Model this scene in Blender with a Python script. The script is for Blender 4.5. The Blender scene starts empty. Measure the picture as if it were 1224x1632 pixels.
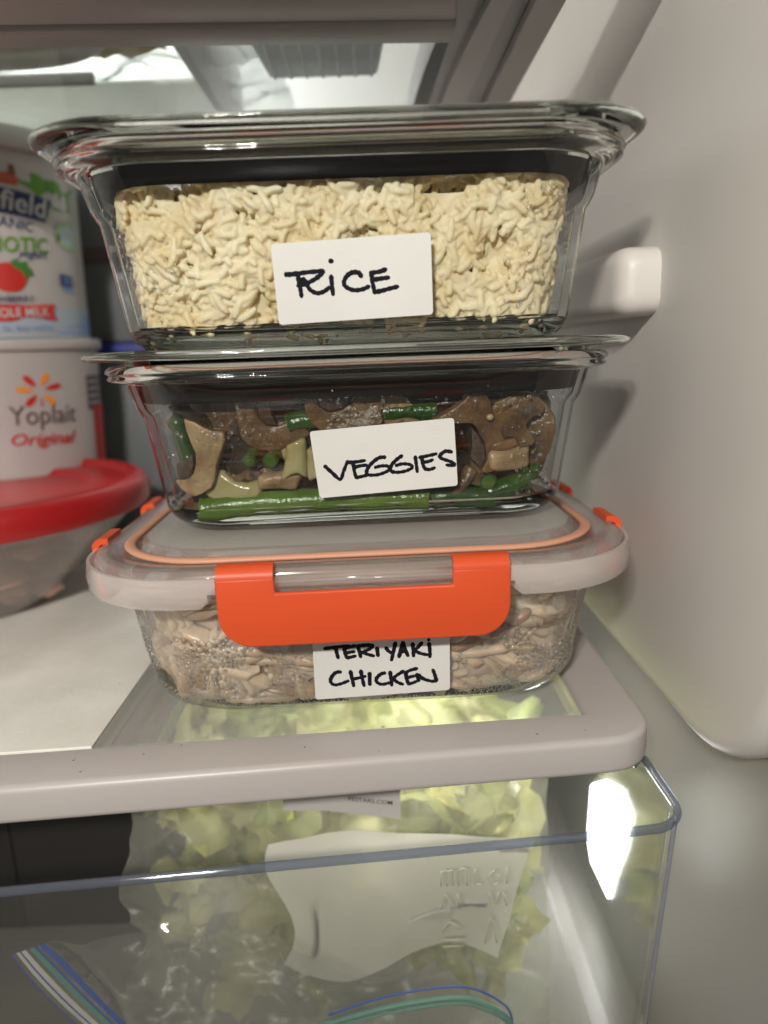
import bpy, bmesh, math, random
import numpy as np
from mathutils import Vector, Matrix, noise

random.seed(7); RNG = np.random.default_rng(11)
C = bpy.context.scene.collection
SC = bpy.context.scene

# ------------------------------------------------------------------ camera
def basis(pitch=12.9, yaw=0.4, roll=2.1):
    p, y, r = map(math.radians, (pitch, yaw, roll))
    f = Vector((math.sin(y)*math.cos(p), math.cos(y)*math.cos(p), -math.sin(p)))
    R = f.cross(Vector((0, 0, 1))).normalized(); U = R.cross(f)
    return f, R*math.cos(r)-U*math.sin(r), U*math.cos(r)+R*math.sin(r)
cd = bpy.data.cameras.new('camera'); cam = bpy.data.objects.new('camera', cd); C.objects.link(cam)
_f, _R, _U = basis()
cam.matrix_world = Matrix(((_R.x, _U.x, -_f.x, 0), (_R.y, _U.y, -_f.y, 0), (_R.z, _U.z, -_f.z, .1425), (0, 0, 0, 1)))
cd.sensor_fit = 'VERTICAL'; cd.sensor_height = 36; cd.sensor_width = 27; cd.lens = 36*1131/1632
cd.clip_start = .01; cd.clip_end = 20
cd.dof.use_dof = True; cd.dof.focus_distance = .272; cd.dof.aperture_fstop = 5.2
SC.camera = cam

# ------------------------------------------------------------------ world and lamps
w = bpy.data.worlds.new('World'); SC.world = w; w.use_nodes = True
w.node_tree.nodes['Background'].inputs[0].default_value = (1, .95, .9, 1)
w.node_tree.nodes['Background'].inputs[1].default_value = .06

def area(name, loc, target, size, power, col, size_y=None):
    l = bpy.data.lights.new(name, 'AREA'); o = bpy.data.objects.new(name, l); C.objects.link(o)
    l.energy = power; l.color = col; l.size = size
    if size_y: l.shape = 'RECTANGLE'; l.size_y = size_y
    o.location = loc
    o.rotation_euler = (Vector(target)-Vector(loc)).to_track_quat('-Z', 'Y').to_euler()
    return o
KEY = 3.6
area('room_lamp', (-.215, -.46, .47), (0, .3, .12), .03, KEY, (1, .95, .87))
area('room_lamp', (-.165, -.46, .47), (0, .3, .12), .03, KEY, (1, .95, .87))
area('shelf_lamp', (-.22, .46, .56), (-.24, .60, .2), .22, 2.0, (.95, .98, 1), .08).data.spread = 1.9

area('crisper_top_fill', (.02, .365, -.012), (.015, .36, -.2), .15, .38, (1, .95, .92), .10)  # added fill under the pane to brighten the lettuce, no actual fridge lamp
SC.view_settings.view_transform = 'Standard'; SC.view_settings.look = 'None'
SC.view_settings.exposure = 0; SC.view_settings.gamma = 1
SC.render.engine = 'CYCLES'
cy = SC.cycles
cy.use_denoising = True; cy.max_bounces = 20; cy.transmission_bounces = 16; cy.transparent_max_bounces = 40
cy.glossy_bounces = 6; cy.diffuse_bounces = 4
cy.sample_clamp_indirect = 4; cy.caustics_refractive = True; cy.caustics_reflective = True; cy.blur_glossy = .4

# ------------------------------------------------------------------ materials
def new_mat(name):
    m = bpy.data.materials.new(name); m.use_nodes = True
    nt = m.node_tree; nt.nodes.clear()
    return m, nt, nt.nodes.new('ShaderNodeOutputMaterial')
def N(nt, t, **k):
    n = nt.nodes.new(t)
    for a, b in k.items():
        if a in n.inputs: n.inputs[a].default_value = b
        else: setattr(n, a, b)
    return n
def noise_fac(nt, scale, detail=4, rough=.55):
    tc = N(nt, 'ShaderNodeTexCoord'); n = N(nt, 'ShaderNodeTexNoise')
    n.inputs['Scale'].default_value = scale; n.inputs['Detail'].default_value = detail; n.inputs['Roughness'].default_value = rough
    nt.links.new(tc.outputs['Object'], n.inputs['Vector'])
    return n.outputs['Fac']
def ramp(nt, fac, c1, c2, a=.3, b=.7):
    r = N(nt, 'ShaderNodeValToRGB'); e = r.color_ramp.elements
    e[0].position = a; e[1].position = b; e[0].color = (*c1, 1); e[1].color = (*c2, 1)
    nt.links.new(fac, r.inputs[0]); return r.outputs[0]
def bump(nt, fac, strength, dist=.001):
    b = N(nt, 'ShaderNodeBump'); b.inputs['Strength'].default_value = strength; b.inputs['Distance'].default_value = dist
    nt.links.new(fac, b.inputs['Height']); return b.outputs['Normal']
def mat(name, col, rough=.5, col2=None, scale=30, bump_s=0, bump_scale=200, sss=0, spec=.5, tint=False, coat=0, sss_r=(.004, .003, .002), emit=0, dist=.001, metal=0):
    m, nt, out = new_mat(name)
    p = N(nt, 'ShaderNodeBsdfPrincipled'); nt.links.new(p.outputs[0], out.inputs[0])
    p.inputs['Roughness'].default_value = rough; p.inputs['Specular IOR Level'].default_value = spec
    p.inputs['Base Color'].default_value = (*col, 1); p.inputs['Coat Weight'].default_value = coat; p.inputs['Metallic'].default_value = metal
    src = None
    if col2: src = ramp(nt, noise_fac(nt, scale), col, col2)
    if tint:
        a = N(nt, 'ShaderNodeAttribute'); a.attribute_name = 'tint'
        mx = N(nt, 'ShaderNodeMixRGB'); mx.blend_type = 'MULTIPLY'; mx.inputs[0].default_value = 1
        if src: nt.links.new(src, mx.inputs[1])
        else: mx.inputs[1].default_value = (*col, 1)
        nt.links.new(a.outputs['Color'], mx.inputs[2]); src = mx.outputs[0]
    if src: nt.links.new(src, p.inputs['Base Color'])
    if sss:
        p.inputs['Subsurface Weight'].default_value = sss; p.inputs['Subsurface Radius'].default_value = sss_r; p.inputs['Subsurface Scale'].default_value = 1
    if bump_s: nt.links.new(bump(nt, noise_fac(nt, bump_scale), bump_s, dist), p.inputs['Normal'])
    if emit:
        p.inputs['Emission Color'].default_value = (*col, 1); p.inputs['Emission Strength'].default_value = emit
    return m
def bead(name):
    m, nt, out = new_mat(name); L = nt.links.new
    g = N(nt, 'ShaderNodeBsdfGlass'); g.inputs['IOR'].default_value = 1.33; g.inputs['Roughness'].default_value = 0
    s = N(nt, 'ShaderNodeBsdfGlossy'); s.inputs['Roughness'].default_value = .2
    x = N(nt, 'ShaderNodeMixShader'); x.inputs[0].default_value = .17; t = N(nt, 'ShaderNodeBsdfTransparent'); y = N(nt, 'ShaderNodeMixShader'); y.inputs[0].default_value = .26; L(g.outputs[0], y.inputs[1]); L(t.outputs[0], y.inputs[2]); L(y.outputs[0], x.inputs[1]); L(s.outputs[0], x.inputs[2]); L(x.outputs[0], out.inputs[0]); return m
def leaf(name, c1, c2):
    m, nt, out = new_mat(name); L = nt.links.new
    src = ramp(nt, noise_fac(nt, 55), c1, c2)
    a = N(nt, 'ShaderNodeAttribute'); a.attribute_name = 'tint'
    mx = N(nt, 'ShaderNodeMixRGB'); mx.blend_type = 'MULTIPLY'; mx.inputs[0].default_value = 1
    L(src, mx.inputs[1]); L(a.outputs['Color'], mx.inputs[2])
    p = N(nt, 'ShaderNodeBsdfPrincipled'); p.inputs['Roughness'].default_value = .4; t = N(nt, 'ShaderNodeBsdfTranslucent')
    L(mx.outputs[0], p.inputs['Base Color']); L(mx.outputs[0], t.inputs[0])
    s = N(nt, 'ShaderNodeMixShader'); s.inputs[0].default_value = .5; L(p.outputs[0], s.inputs[1]); L(t.outputs[0], s.inputs[2]); L(s.outputs[0], out.inputs[0]); return m
def glass(name, col=(.965, .985, .975), ior=1.47, rough=0, bump_s=0, bump_scale=60):
    m, nt, out = new_mat(name)
    g = N(nt, 'ShaderNodeBsdfGlass'); g.inputs['Color'].default_value = (*col, 1); g.inputs['IOR'].default_value = ior; g.inputs['Roughness'].default_value = rough
    nt.links.new(g.outputs[0], out.inputs[0])
    if bump_s: nt.links.new(bump(nt, noise_fac(nt, bump_scale, 2), bump_s), g.inputs['Normal'])
    return m
def thin(name, col=(.97, .98, .975), ior=1.48, rough=.01, haze=0, haze_col=(.8, .8, .8), bump_s=0, bump_scale=40, haze_noise=0, transl=0, gloss=1.0, stretch=None):
    """clear sheet: straight-through transmission, fresnel gloss, optional diffuse haze"""
    m, nt, out = new_mat(name); L = nt.links.new
    geo = N(nt, 'ShaderNodeNewGeometry')
    fr = N(nt, 'ShaderNodeFresnel')
    mi = N(nt, 'ShaderNodeMapRange'); mi.inputs['To Min'].default_value = ior; mi.inputs['To Max'].default_value = 1/ior
    L(geo.outputs['Backfacing'], mi.inputs['Value']); L(mi.outputs[0], fr.inputs['IOR'])
    t = N(nt, 'ShaderNodeBsdfTransparent'); t.inputs[0].default_value = (*col, 1)
    g = N(nt, 'ShaderNodeBsdfGlossy'); g.inputs['Roughness'].default_value = rough
    base = t.outputs[0]
    if haze:
        d = N(nt, 'ShaderNodeBsdfDiffuse'); d.inputs[0].default_value = (*haze_col, 1)
        tr = N(nt, 'ShaderNodeBsdfTranslucent'); tr.inputs[0].default_value = (*haze_col, 1)
        md = N(nt, 'ShaderNodeMixShader'); md.inputs[0].default_value = transl; L(d.outputs[0], md.inputs[1]); L(tr.outputs[0], md.inputs[2])
        mh = N(nt, 'ShaderNodeMixShader'); mh.inputs[0].default_value = haze
        if haze_noise:
            r = N(nt, 'ShaderNodeMapRange'); r.inputs['From Min'].default_value = .35; r.inputs['From Max'].default_value = .7
            r.inputs['To Min'].default_value = haze*(1-haze_noise); r.inputs['To Max'].default_value = min(1, haze*(1+haze_noise))
            L(noise_fac(nt, bump_scale), r.inputs['Value']); L(r.outputs[0], mh.inputs[0])
        L(t.outputs[0], mh.inputs[1]); L(md.outputs[0], mh.inputs[2]); base = mh.outputs[0]
    mx = N(nt, 'ShaderNodeMixShader'); L(base, mx.inputs[1]); L(g.outputs[0], mx.inputs[2])
    if gloss != 1:
        mm = N(nt, 'ShaderNodeMath'); mm.operation = 'MULTIPLY'; mm.inputs[1].default_value = gloss; mm.use_clamp = True
        L(fr.outputs[0], mm.inputs[0]); L(mm.outputs[0], mx.inputs[0])
    else: L(fr.outputs[0], mx.inputs[0])
    if bump_s:
        bn = bump(nt, noise_fac(nt, bump_scale, 3), bump_s); L(bn, g.inputs['Normal']); L(bn, fr.inputs['Normal'])
    L(mx.outputs[0], out.inputs[0]); return m

M = {}
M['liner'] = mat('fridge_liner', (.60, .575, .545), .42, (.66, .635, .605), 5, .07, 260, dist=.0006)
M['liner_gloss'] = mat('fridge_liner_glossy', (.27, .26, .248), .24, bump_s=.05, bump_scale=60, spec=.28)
M['frame'] = mat('shelf_frame_plastic', (.46, .425, .41), .38, (.49, .46, .445), 14, .08, 420, dist=.0006)
M['panel'] = mat('shelf_panel_plastic', (.74, .735, .67), .30, (.88, .87, .82), 26, .2, 120)
M['dark_frame'] = mat('grey_plastic', (.39, .375, .36), .38, (.42, .405, .39), 20)
M['glass'] = glass('clear_glass', (.97, .975, .965))
M['glass_wall'] = thin('clear_glass_wall')
M['glass_lid'] = glass('smoky_glass', (.90, .90, .88), 1.5)
M['pane'] = thin('shelf_glass', (.93, .96, .95), 1.5, .02, .28, (.74, .74, .70))
M['pane_up'] = thin('upper_shelf_glass', (.9, .93, .93), 1.5, .06)
M['gasket_black'] = mat('black_silicone', (.004, .004, .005), .8, spec=.05)
M['rice'] = mat('boiled_rice', (.71, .57, .33), .42, (.87, .78, .58), 60, .12, 420, spec=.22, sss=.55, sss_r=(.004, .003, .0016))
M['rice_core'] = mat('rice_bulk', (.66, .53, .31), .5, (.72, .60, .38), 90, .3, 300)
M['label'] = mat('paper_label', (.68, .68, .655), .55, (.735, .735, .71), 25, .10, 350)
M['ink'] = mat('black_marker_ink', (.008, .008, .013), .7, spec=.15)
M['mush'] = mat('mushroom_flesh', (.20, .12, .055), .2, (.055, .029, .013), 75, .9, 420, sss=.15)
M['mush_skin'] = mat('mushroom_skin', (.11, .055, .022), .3, (.19, .10, .045), 160, .4, 260)
M['mush_pale'] = mat('pale_mushroom_flesh', (.40, .29, .16), .25, (.17, .105, .05), 85, .8, 380, sss=.2)
M['gill'] = mat('mushroom_gills', (.07, .04, .022), .5, (.03, .018, .01), 300, .6, 500)
M['onion'] = mat('cooked_onion', (.27, .235, .10), .1, (.38, .34, .18), 90, .6, 260, sss=.5, sss_r=(.006, .006, .003))
M['bean'] = mat('green_bean', (.012, .042, .006), .2, (.03, .078, .011), 70, .45, 380, sss=.1)
M['pepper'] = mat('green_bean_light', (.062, .122, .013), .16, (.105, .175, .027), 60, .5, 420, sss=.15)
M['bean_in'] = mat('green_bean_inside', (.06, .13, .022), .25, (.03, .08, .012), 200)
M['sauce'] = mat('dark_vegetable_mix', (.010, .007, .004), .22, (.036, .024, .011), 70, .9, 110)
M['broth'] = mat('brown_sauce', (.09, .045, .015), .08)
M['chicken'] = mat('shredded_chicken', (.50, .34, .21), .34, (.80, .66, .52), 55, .25, 350, tint=True, sss=.4)
M['chicken_core'] = mat('chicken_bulk', (.48, .34, .23), .4, (.66, .53, .41), 45, .5, 120, sss=.3)
M['chicken_crust'] = mat('browned_chicken', (.26, .14, .065), .3, (.46, .32, .19), 70, .5, 160)
M['fog_wall'] = thin('fogged_glass_wall', haze=.09, haze_col=(.9, .88, .84), bump_scale=70, haze_noise=.9, transl=.3)
M['drop'] = bead('water_drop')
M['orange'] = mat('orange_plastic', (.68, .085, .024), .42, bump_s=.06, bump_scale=500, spec=.35)
M['gasket_orange'] = mat('orange_silicone', (.62, .31, .20), .5)
M['clear_plastic'] = thin('clear_lid_plastic', (.95, .94, .93), 1.5, .12, .17, (.98, .88, .85), transl=.40)
M['skirt_plastic'] = thin('frosted_skirt_plastic', (.95, .94, .93), 1.5, .16, .36, (.98, .90, .87), transl=.3)
M['frost_plastic'] = thin('frosted_lid_plastic', (.9, .9, .88), 1.5, .22, .42, (.95, .91, .86), bump_s=1.0, bump_scale=900, transl=.35)
M['drawer'] = thin('clear_drawer_plastic', (.95, .955, .94), 1.5, .04, .012, (.6, .6, .56), bump_s=.05, bump_scale=25, haze_noise=.8)
M['drawer_edge'] = thin('clear_drawer_edge', (.60, .64, .72), 1.55, .08, .18, (.34, .37, .45))
M['film'] = thin('bag_film', (.93, .94, .93), 1.5, .09, .30, (.80, .82, .70), bump_s=1.0, bump_scale=55, gloss=4.0, transl=.55)
M['zip_film'] = thin('zip_bag_film', (.93, .94, .93), 1.5, .08, .05, (.7, .72, .7), bump_s=.9, bump_scale=60, gloss=3.0)
M['sheet'] = thin('white_bag_print', (.80, .80, .77), 1.4, .3, .82, (.80, .79, .74), bump_s=.3, bump_scale=40, transl=.4)
M['lettuce'] = leaf('lettuce', (.56, .56, .22), (.70, .69, .40))
M['lettuce_pale'] = mat('pale_lettuce', (.58, .58, .30), .45, (.42, .48, .16), 40, .6, 90, sss=.3)
M['tub'] = mat('white_tub_plastic', (.42, .395, .38), .38)
M['red_lid'] = mat('red_lid_plastic', (.40, .014, .016), .34, bump_s=.05, bump_scale=300)
M['bowl'] = thin('clear_bowl_plastic', (.92, .91, .90), 1.45, .15, .30, (.7, .66, .64), transl=.4)
M['meat'] = mat('leftover_meat', (.48, .32, .26), .4, (.68, .44, .36), 60, .5, 120, tint=True)
M['lamp_lens'] = mat('lamp_lens', (1, 1, 1), .3, emit=20)
def flat(n, c, r=.45): M[n] = mat(n, c, r)
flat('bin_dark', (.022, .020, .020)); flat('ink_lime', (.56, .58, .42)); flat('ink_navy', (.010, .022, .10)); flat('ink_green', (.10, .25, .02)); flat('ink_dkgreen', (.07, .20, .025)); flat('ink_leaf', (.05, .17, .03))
flat('ink_red', (.50, .02, .015)); flat('ink_blue', (.18, .30, .58)); flat('ink_white', (.46, .45, .44)); flat('ink_orange', (.75, .27, .015)); flat('ink_grey', (.10, .065, .06))
flat('ink_sage', (.30, .44, .24)); flat('ink_barn', (.45, .09, .05)); flat('ink_stem', (.045, .16, .012)); flat('ink_pale', (.36, .41, .48)); flat('carton_grey', (.13, .14, .145)); flat('carton_blue', (.02, .03, .22)); flat('zip_blue', (.03, .08, .35)); flat('zip_green', (.09, .24, .19)); flat('dark_red', (.028, .004, .004)); M['under_rail'] = thin('clear_under_rail', (.62, .65, .70), 1.5, .1, .35, (.42, .43, .46)); flat('ink_brown', (.20, .06, .03))

# ------------------------------------------------------------------ mesh helpers
class MB:
    def __init__(s): s.v = []; s.f = []; s.m = []
    def add(s, verts, faces, mi=0):
        o = len(s.v); s.v += [tuple(v) for v in verts]; s.f += [tuple(i+o for i in f) for f in faces]
        s.m += [mi]*len(faces) if isinstance(mi, int) else list(mi)
    def build(s, name, mats, parent=None, loc=None, smooth=True, angle=None, recalc=True, kind=None):
        me = bpy.data.meshes.new(name); me.from_pydata(s.v, [], s.f)
        mats = mats if isinstance(mats, (list, tuple)) else [mats]
        for m in mats: me.materials.append(m)
        me.polygons.foreach_set('material_index', s.m)
        if recalc:
            b = bmesh.new(); b.from_mesh(me); bmesh.ops.recalc_face_normals(b, faces=b.faces); b.to_mesh(me); b.free()
        if smooth:
            me.polygons.foreach_set('use_smooth', [True]*len(me.polygons))
            if angle: me.set_sharp_from_angle(angle=math.radians(angle))
        return link(name, me, parent, loc, kind)
def link(name, me, parent=None, loc=None, kind=None):
    o = bpy.data.objects.new(name, me); C.objects.link(o); o.parent = parent
    if loc: o.location = loc
    if kind: o['kind'] = kind
    return o
def thing(name, label, cat, loc=(0, 0, 0), rz=0, group=None):
    o = bpy.data.objects.new(name, None); C.objects.link(o); o.location = loc; o.rotation_euler = (0, 0, math.radians(rz)); o.empty_display_size = .02
    return tag(o, label, cat, group)
def tag(o, label, cat, group=None, kind=None):
    o['label'] = label; o['category'] = cat
    if group: o['group'] = group
    if kind: o['kind'] = kind
    return o
def rrect(hx, hy, r, nc=8, ns=1):
    """closed CCW outline; returns points and per-segment tag (True = flat)"""
    r = max(r, .0005); P = []; T = []
    cs = [(hx-r, hy-r, 0), (-hx+r, hy-r, 90), (-hx+r, -hy+r, 180), (hx-r, -hy+r, 270)]
    for q, (cx, cyy, a0) in enumerate(cs):
        for k in range(nc+1):
            a = math.radians(a0+90*k/nc); P.append((cx+r*math.cos(a), cyy+r*math.sin(a))); T.append(False)
        T[-1] = True
        nx = cs[(q+1) % 4]; a = math.radians(nx[2]); e = (nx[0]+r*math.cos(a), nx[1]+r*math.sin(a)); s = P[-1]
        for k in range(1, ns):
            P.append((s[0]+(e[0]-s[0])*k/ns, s[1]+(e[1]-s[1])*k/ns)); T.append(True)
    return P, T
def loft(mb, loops, cap0=False, cap1=False, mi=0, fn=None, closed=True):
    n = len(loops[0]); V = [p for l in loops for p in l]; F = []; MI = []
    for k in range(len(loops)-1):
        for i in range(n if closed else n-1):
            j = (i+1) % n
            F.append((k*n+i, k*n+j, (k+1)*n+j, (k+1)*n+i)); MI.append(fn(k, i) if fn else mi)
    if cap0: F.append(tuple(range(n-1, -1, -1))); MI.append(fn(0, -1) if fn else mi)
    if cap1: b = (len(loops)-1)*n; F.append(tuple(range(b, b+n))); MI.append(fn(len(loops)-1, -1) if fn else mi)
    mb.add(V, F, MI)
def tube(mb, path, rad, n=8, mi=0, sx=1, sy=1, up=None, caps=True, cap_mi=None):
    P = [Vector(p) for p in path]; R = rad if isinstance(rad, (list, tuple)) else [rad]*len(P); loops = []
    u = Vector(up) if up else None
    for i, p in enumerate(P):
        t = (P[min(i+1, len(P)-1)]-P[max(i-1, 0)]).normalized()
        if u is None:
            u = t.orthogonal()
        a = (u-t*u.dot(t)).normalized(); b = t.cross(a)
        if not up: u = a
        loops.append([p+a*(math.cos(2*math.pi*k/n)*R[i]*sx)+b*(math.sin(2*math.pi*k/n)*R[i]*sy) for k in range(n)])
    fn = None
    if cap_mi is not None: fn = lambda k, i: cap_mi if i < 0 else mi
    loft(mb, loops, caps, caps, mi, fn)
def prism(mb, outline, z0, z1, bev=0, mi=0, axis='z', seg=2):
    """extrude a closed 2-D outline; axis z: (x,y)+z ; axis y: (x,z)+y ; axis x: (y,z)+x"""
    b = bmesh.new()
    def P(p, h): return (p[0], p[1], h) if axis == 'z' else ((p[0], h, p[1]) if axis == 'y' else (h, p[0], p[1]))
    a = [b.verts.new(P(p, z0)) for p in outline]; c = [b.verts.new(P(p, z1)) for p in outline]; n = len(a)
    b.faces.new(a[::-1]); b.faces.new(c)
    for i in range(n): b.faces.new((a[i], a[(i+1) % n], c[(i+1) % n], c[i]))
    bmesh.ops.recalc_face_normals(b, faces=b.faces)
    if bev:
        es = [e for e in b.edges if e.calc_face_angle(0) > .5]
        bmesh.ops.bevel(b, geom=es, offset=bev, segments=seg, affect='EDGES', profile=.5, clamp_overlap=True)
    b.verts.index_update()
    mb.add([v.co[:] for v in b.verts], [[v.index for v in f.verts] for f in b.faces], mi); b.free()
def box(mb, x0, x1, y0, y1, z0, z1, bev=0, mi=0, seg=2):
    prism(mb, [(x0, y0), (x1, y0), (x1, y1), (x0, y1)], z0, z1, bev, mi, seg=seg)
def crom(pts, n=5):
    P = [Vector(p) for p in pts]
    if len(P) < 3: return P
    out = []
    for i in range(len(P)-1):
        a = P[max(i-1, 0)]; b = P[i]; c = P[i+1]; d = P[min(i+2, len(P)-1)]
        for k in range(n):
            t = k/n; out.append(.5*((2*b)+(c-a)*t+(2*a-5*b+4*c-d)*t*t+(3*b-a-3*c+d)*t**3))
    return out+[P[-1]]
def nmesh(name, verts, faces, mats, parent=None, tint=None, kind=None, smooth=True):
    me = bpy.data.meshes.new(name); verts = np.asarray(verts, 'f4'); faces = np.asarray(faces, 'i4')
    k = faces.shape[1]; me.vertices.add(len(verts)); me.vertices.foreach_set('co', verts.ravel())
    me.loops.add(faces.size); me.loops.foreach_set('vertex_index', faces.ravel())
    me.polygons.add(len(faces)); me.polygons.foreach_set('loop_start', np.arange(0, faces.size, k, dtype='i4'))
    me.update(calc_edges=True); me.validate()
    if smooth: me.polygons.foreach_set('use_smooth', np.ones(len(faces), bool))
    if tint is not None:
        at = me.color_attributes.new('tint', 'FLOAT_COLOR', 'POINT')
        at.data.foreach_set('color', np.concatenate([tint, np.ones((len(tint), 1))], 1).astype('f4').ravel())
    me.materials.append(mats); return link(name, me, parent, None, kind)
def grid_sheet(mb, p00, p10, p11, p01, nu, nv, amp, sc, seed=0, nrm=(0, -1, 0), ridge=True, mi=0):
    p00, p10, p11, p01 = map(Vector, (p00, p10, p11, p01)); nrm = Vector(nrm); V = []
    for j in range(nv+1):
        for i in range(nu+1):
            u, v = i/nu, j/nv; p = (p00*(1-u)+p10*u)*(1-v)+(p01*(1-u)+p11*u)*v
            q = p*sc+Vector((seed*7.3, seed*3.1, 0)); h = noise.noise(q)
            if ridge: h = (1-2*abs(noise.noise(q*.9+Vector((4, 2, 9)))))*.7+.5*h
            h += .35*noise.noise(q*2.7)
            V.append(p+nrm*(h*amp))
    F = [(j*(nu+1)+i, j*(nu+1)+i+1, (j+1)*(nu+1)+i+1, (j+1)*(nu+1)+i) for j in range(nv) for i in range(nu)]
    mb.add(V, F, mi)
TXT = {}
def text_pts(s, bold=0.0, shear=0.0):
    """2-D triangles of a word, normalised to a unit box, from Blender's own font"""
    cu = bpy.data.curves.new('word', 'FONT'); cu.body = s; cu.offset = bold; cu.shear = shear; cu.resolution_u = 3
    o = bpy.data.objects.new('word', cu); C.objects.link(o); bpy.context.view_layer.update()
    me = bpy.data.meshes.new_from_object(o.evaluated_get(bpy.context.evaluated_depsgraph_get()))
    V = np.array([v.co[:2] for v in me.vertices]); F = [tuple(p.vertices) for p in me.polygons]
    bpy.data.objects.remove(o); bpy.data.curves.remove(cu); bpy.data.meshes.remove(me)
    lo, hi = V.min(0), V.max(0); return (V-lo)/(hi-lo), F

# ------------------------------------------------------------------ the fridge
def struct(name, mb, m, **k):
    o = mb.build(name, m, **k); o['kind'] = 'structure'; return o
mb = MB(); box(mb, -.62, .30, .66, .70, -.30, .66); struct('back_wall', mb, M['liner'], smooth=False)
mb = MB(); box(mb, -.66, -.62, -.10, .70, -.30, .66); struct('left_wall', mb, M['liner'], smooth=False)
mb = MB(); box(mb, -.66, .30, -.10, .70, .62, .66); struct('ceiling', mb, M['liner'], smooth=False)
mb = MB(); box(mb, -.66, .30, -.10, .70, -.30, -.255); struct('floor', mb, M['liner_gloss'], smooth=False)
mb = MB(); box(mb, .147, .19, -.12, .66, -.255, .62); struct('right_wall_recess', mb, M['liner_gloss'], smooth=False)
# the proud upper panel of the right wall, its lower front corner rounded
out = [(.66, -.016)]; r = .065
for k in range(13):
    a = math.radians(270-90*k/12); out.append((.262+r*math.cos(a), -.016+r+r*math.sin(a)))
out += [(.262-r, .62), (.66, .62)]
mb = MB(); prism(mb, out, .122, .146, .009, axis='x', seg=5)
ob = struct('right_wall', mb, M['liner'], angle=40)
# shelf support moulded on the wall
mb = MB(); lo = []
for y, k in ((.3105, .45), (.3112, .66), (.3128, .82), (.3155, .93), (.320, .99), (.328, 1), (.46, 1.03), (.60, 1.05)):
    P, _ = rrect(.0125*k, .0150*k, .0075*k, 6); lo.append([(.1165+px*1.0+(1-k)*.004, y, .1665+(pz*(1.0 if pz > 0 else .92+.3*(y-.31)))) for px, pz in P])
loft(mb, lo, True, True)
ob = mb.build('support_rail', M['liner'], angle=50)
tag(ob, 'pale moulded support ledge on the right wall beside the rice container', 'shelf support')

# ------------------------------------------------------------------ main shelf
sh = thing('fridge_shelf', 'main grey framed shelf with a clear glass pane carrying the three stacked containers', 'shelf', (0, 0, 0))
def fy(x): return .2280+.0700*x        # front edge
def iy(x): return .2505+.0567*x        # inner edge of the front bar
o_ = [(-.60, fy(-.60)), (.080, fy(.080))]
for k in range(1, 9):
    a = math.radians(-84+84*k/8); o_.append((.0815+.020*math.cos(a), .2540+.020*math.sin(a)))
o_ += [(.1015, .62), (.0776, .62), (.0776, iy(.0776)), (-.60, iy(-.60))]
mb = MB(); prism(mb, o_, -.0148, 0, .0028, seg=4)
mb.build('frame', M['frame'], sh, angle=35)
mb = MB(); prism(mb, [(-.60, iy(-.60)+.0004), (-.1125, iy(-.1125)+.0004), (-.1125, .62), (-.60, .62)], -.010, -.0004, .0004); mb.build('panel', M['panel'], sh, smooth=False)
mb = MB(); prism(mb, [(-.1121, iy(-.1125)+.0006), (.0770, iy(.077)+.0006), (.0770, .62), (-.1121, .62)], -.005, -.0008); mb.build('pane', M['pane'], sh, smooth=False)
for x in (-.1095, -.0985):
    mb = MB(); box(mb, x, x+.0055, iy(x)+.002, .60, -.016, -.0065, .001); mb.build('rail', M['under_rail'], sh)

# ------------------------------------------------------------------ shelf above, seen from below
us = thing('upper_shelf', 'grey framed glass shelf overhead with stepped front bar and ribbed side rail', 'shelf', (0, 0, 0))
z = .2825
mb = MB(); prism(mb, [(-.60, .26), (.1205, .30), (.1205, .3165), (-.60, .302)], z-.0015, z+.030, .002); mb.build('front_lip', M['dark_frame'], us, angle=35)
mb = MB(); prism(mb, [(-.60, .3030), (.0400, .3330), (.0430, .3560), (-.60, .3260)], z+.001, z+.022, .002); mb.build('front_bar', M['frame'], us, angle=35)
mb = MB(); prism(mb, [(-.60, .3265), (.0430, .3566), (.0430, .3755), (-.60, .3430)], z-.001, z+.016, .0025); mb.build('back_bar', M['dark_frame'], us, angle=35)
def rail(x0, x1, b0, b1, z0, z1, m):
    V = []; n = 14; mb = MB(); loops = []
    for k in range(n+1):
        t = k/n; y = .318+t*.30; a = x0+(b0-x0)*t-.006*math.sin(math.pi*t)*(1 if x0 < .07 else 0); b = x1+(b1-x1)*t
        loops.append([(a, y, z0), (b, y, z0), (b, y, z1), (a, y, z1)])
    loft(mb, loops, True, True); mb.build('side_rail', m, us, smooth=False)
rail(.0440, .0570, .030, .046, z+.006, z+.024, M['dark_frame'])
rail(.0575, .0655, .047, .056, z+.002, z+.022, M['frame'])
rail(.0660, .0730, .0565, .070, z+.004, z+.022, M['dark_frame'])
rail(.0735, .0860, .0705, .086, z-.001, z+.024, M['frame'])
mb = MB(); prism(mb, [(-.60, .344), (.0435, .3765), (.035, .62), (-.60, .62)], z+.006, z+.010); mb.build('pane', M['pane_up'], us, smooth=False)
zt = z+.0105
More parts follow.
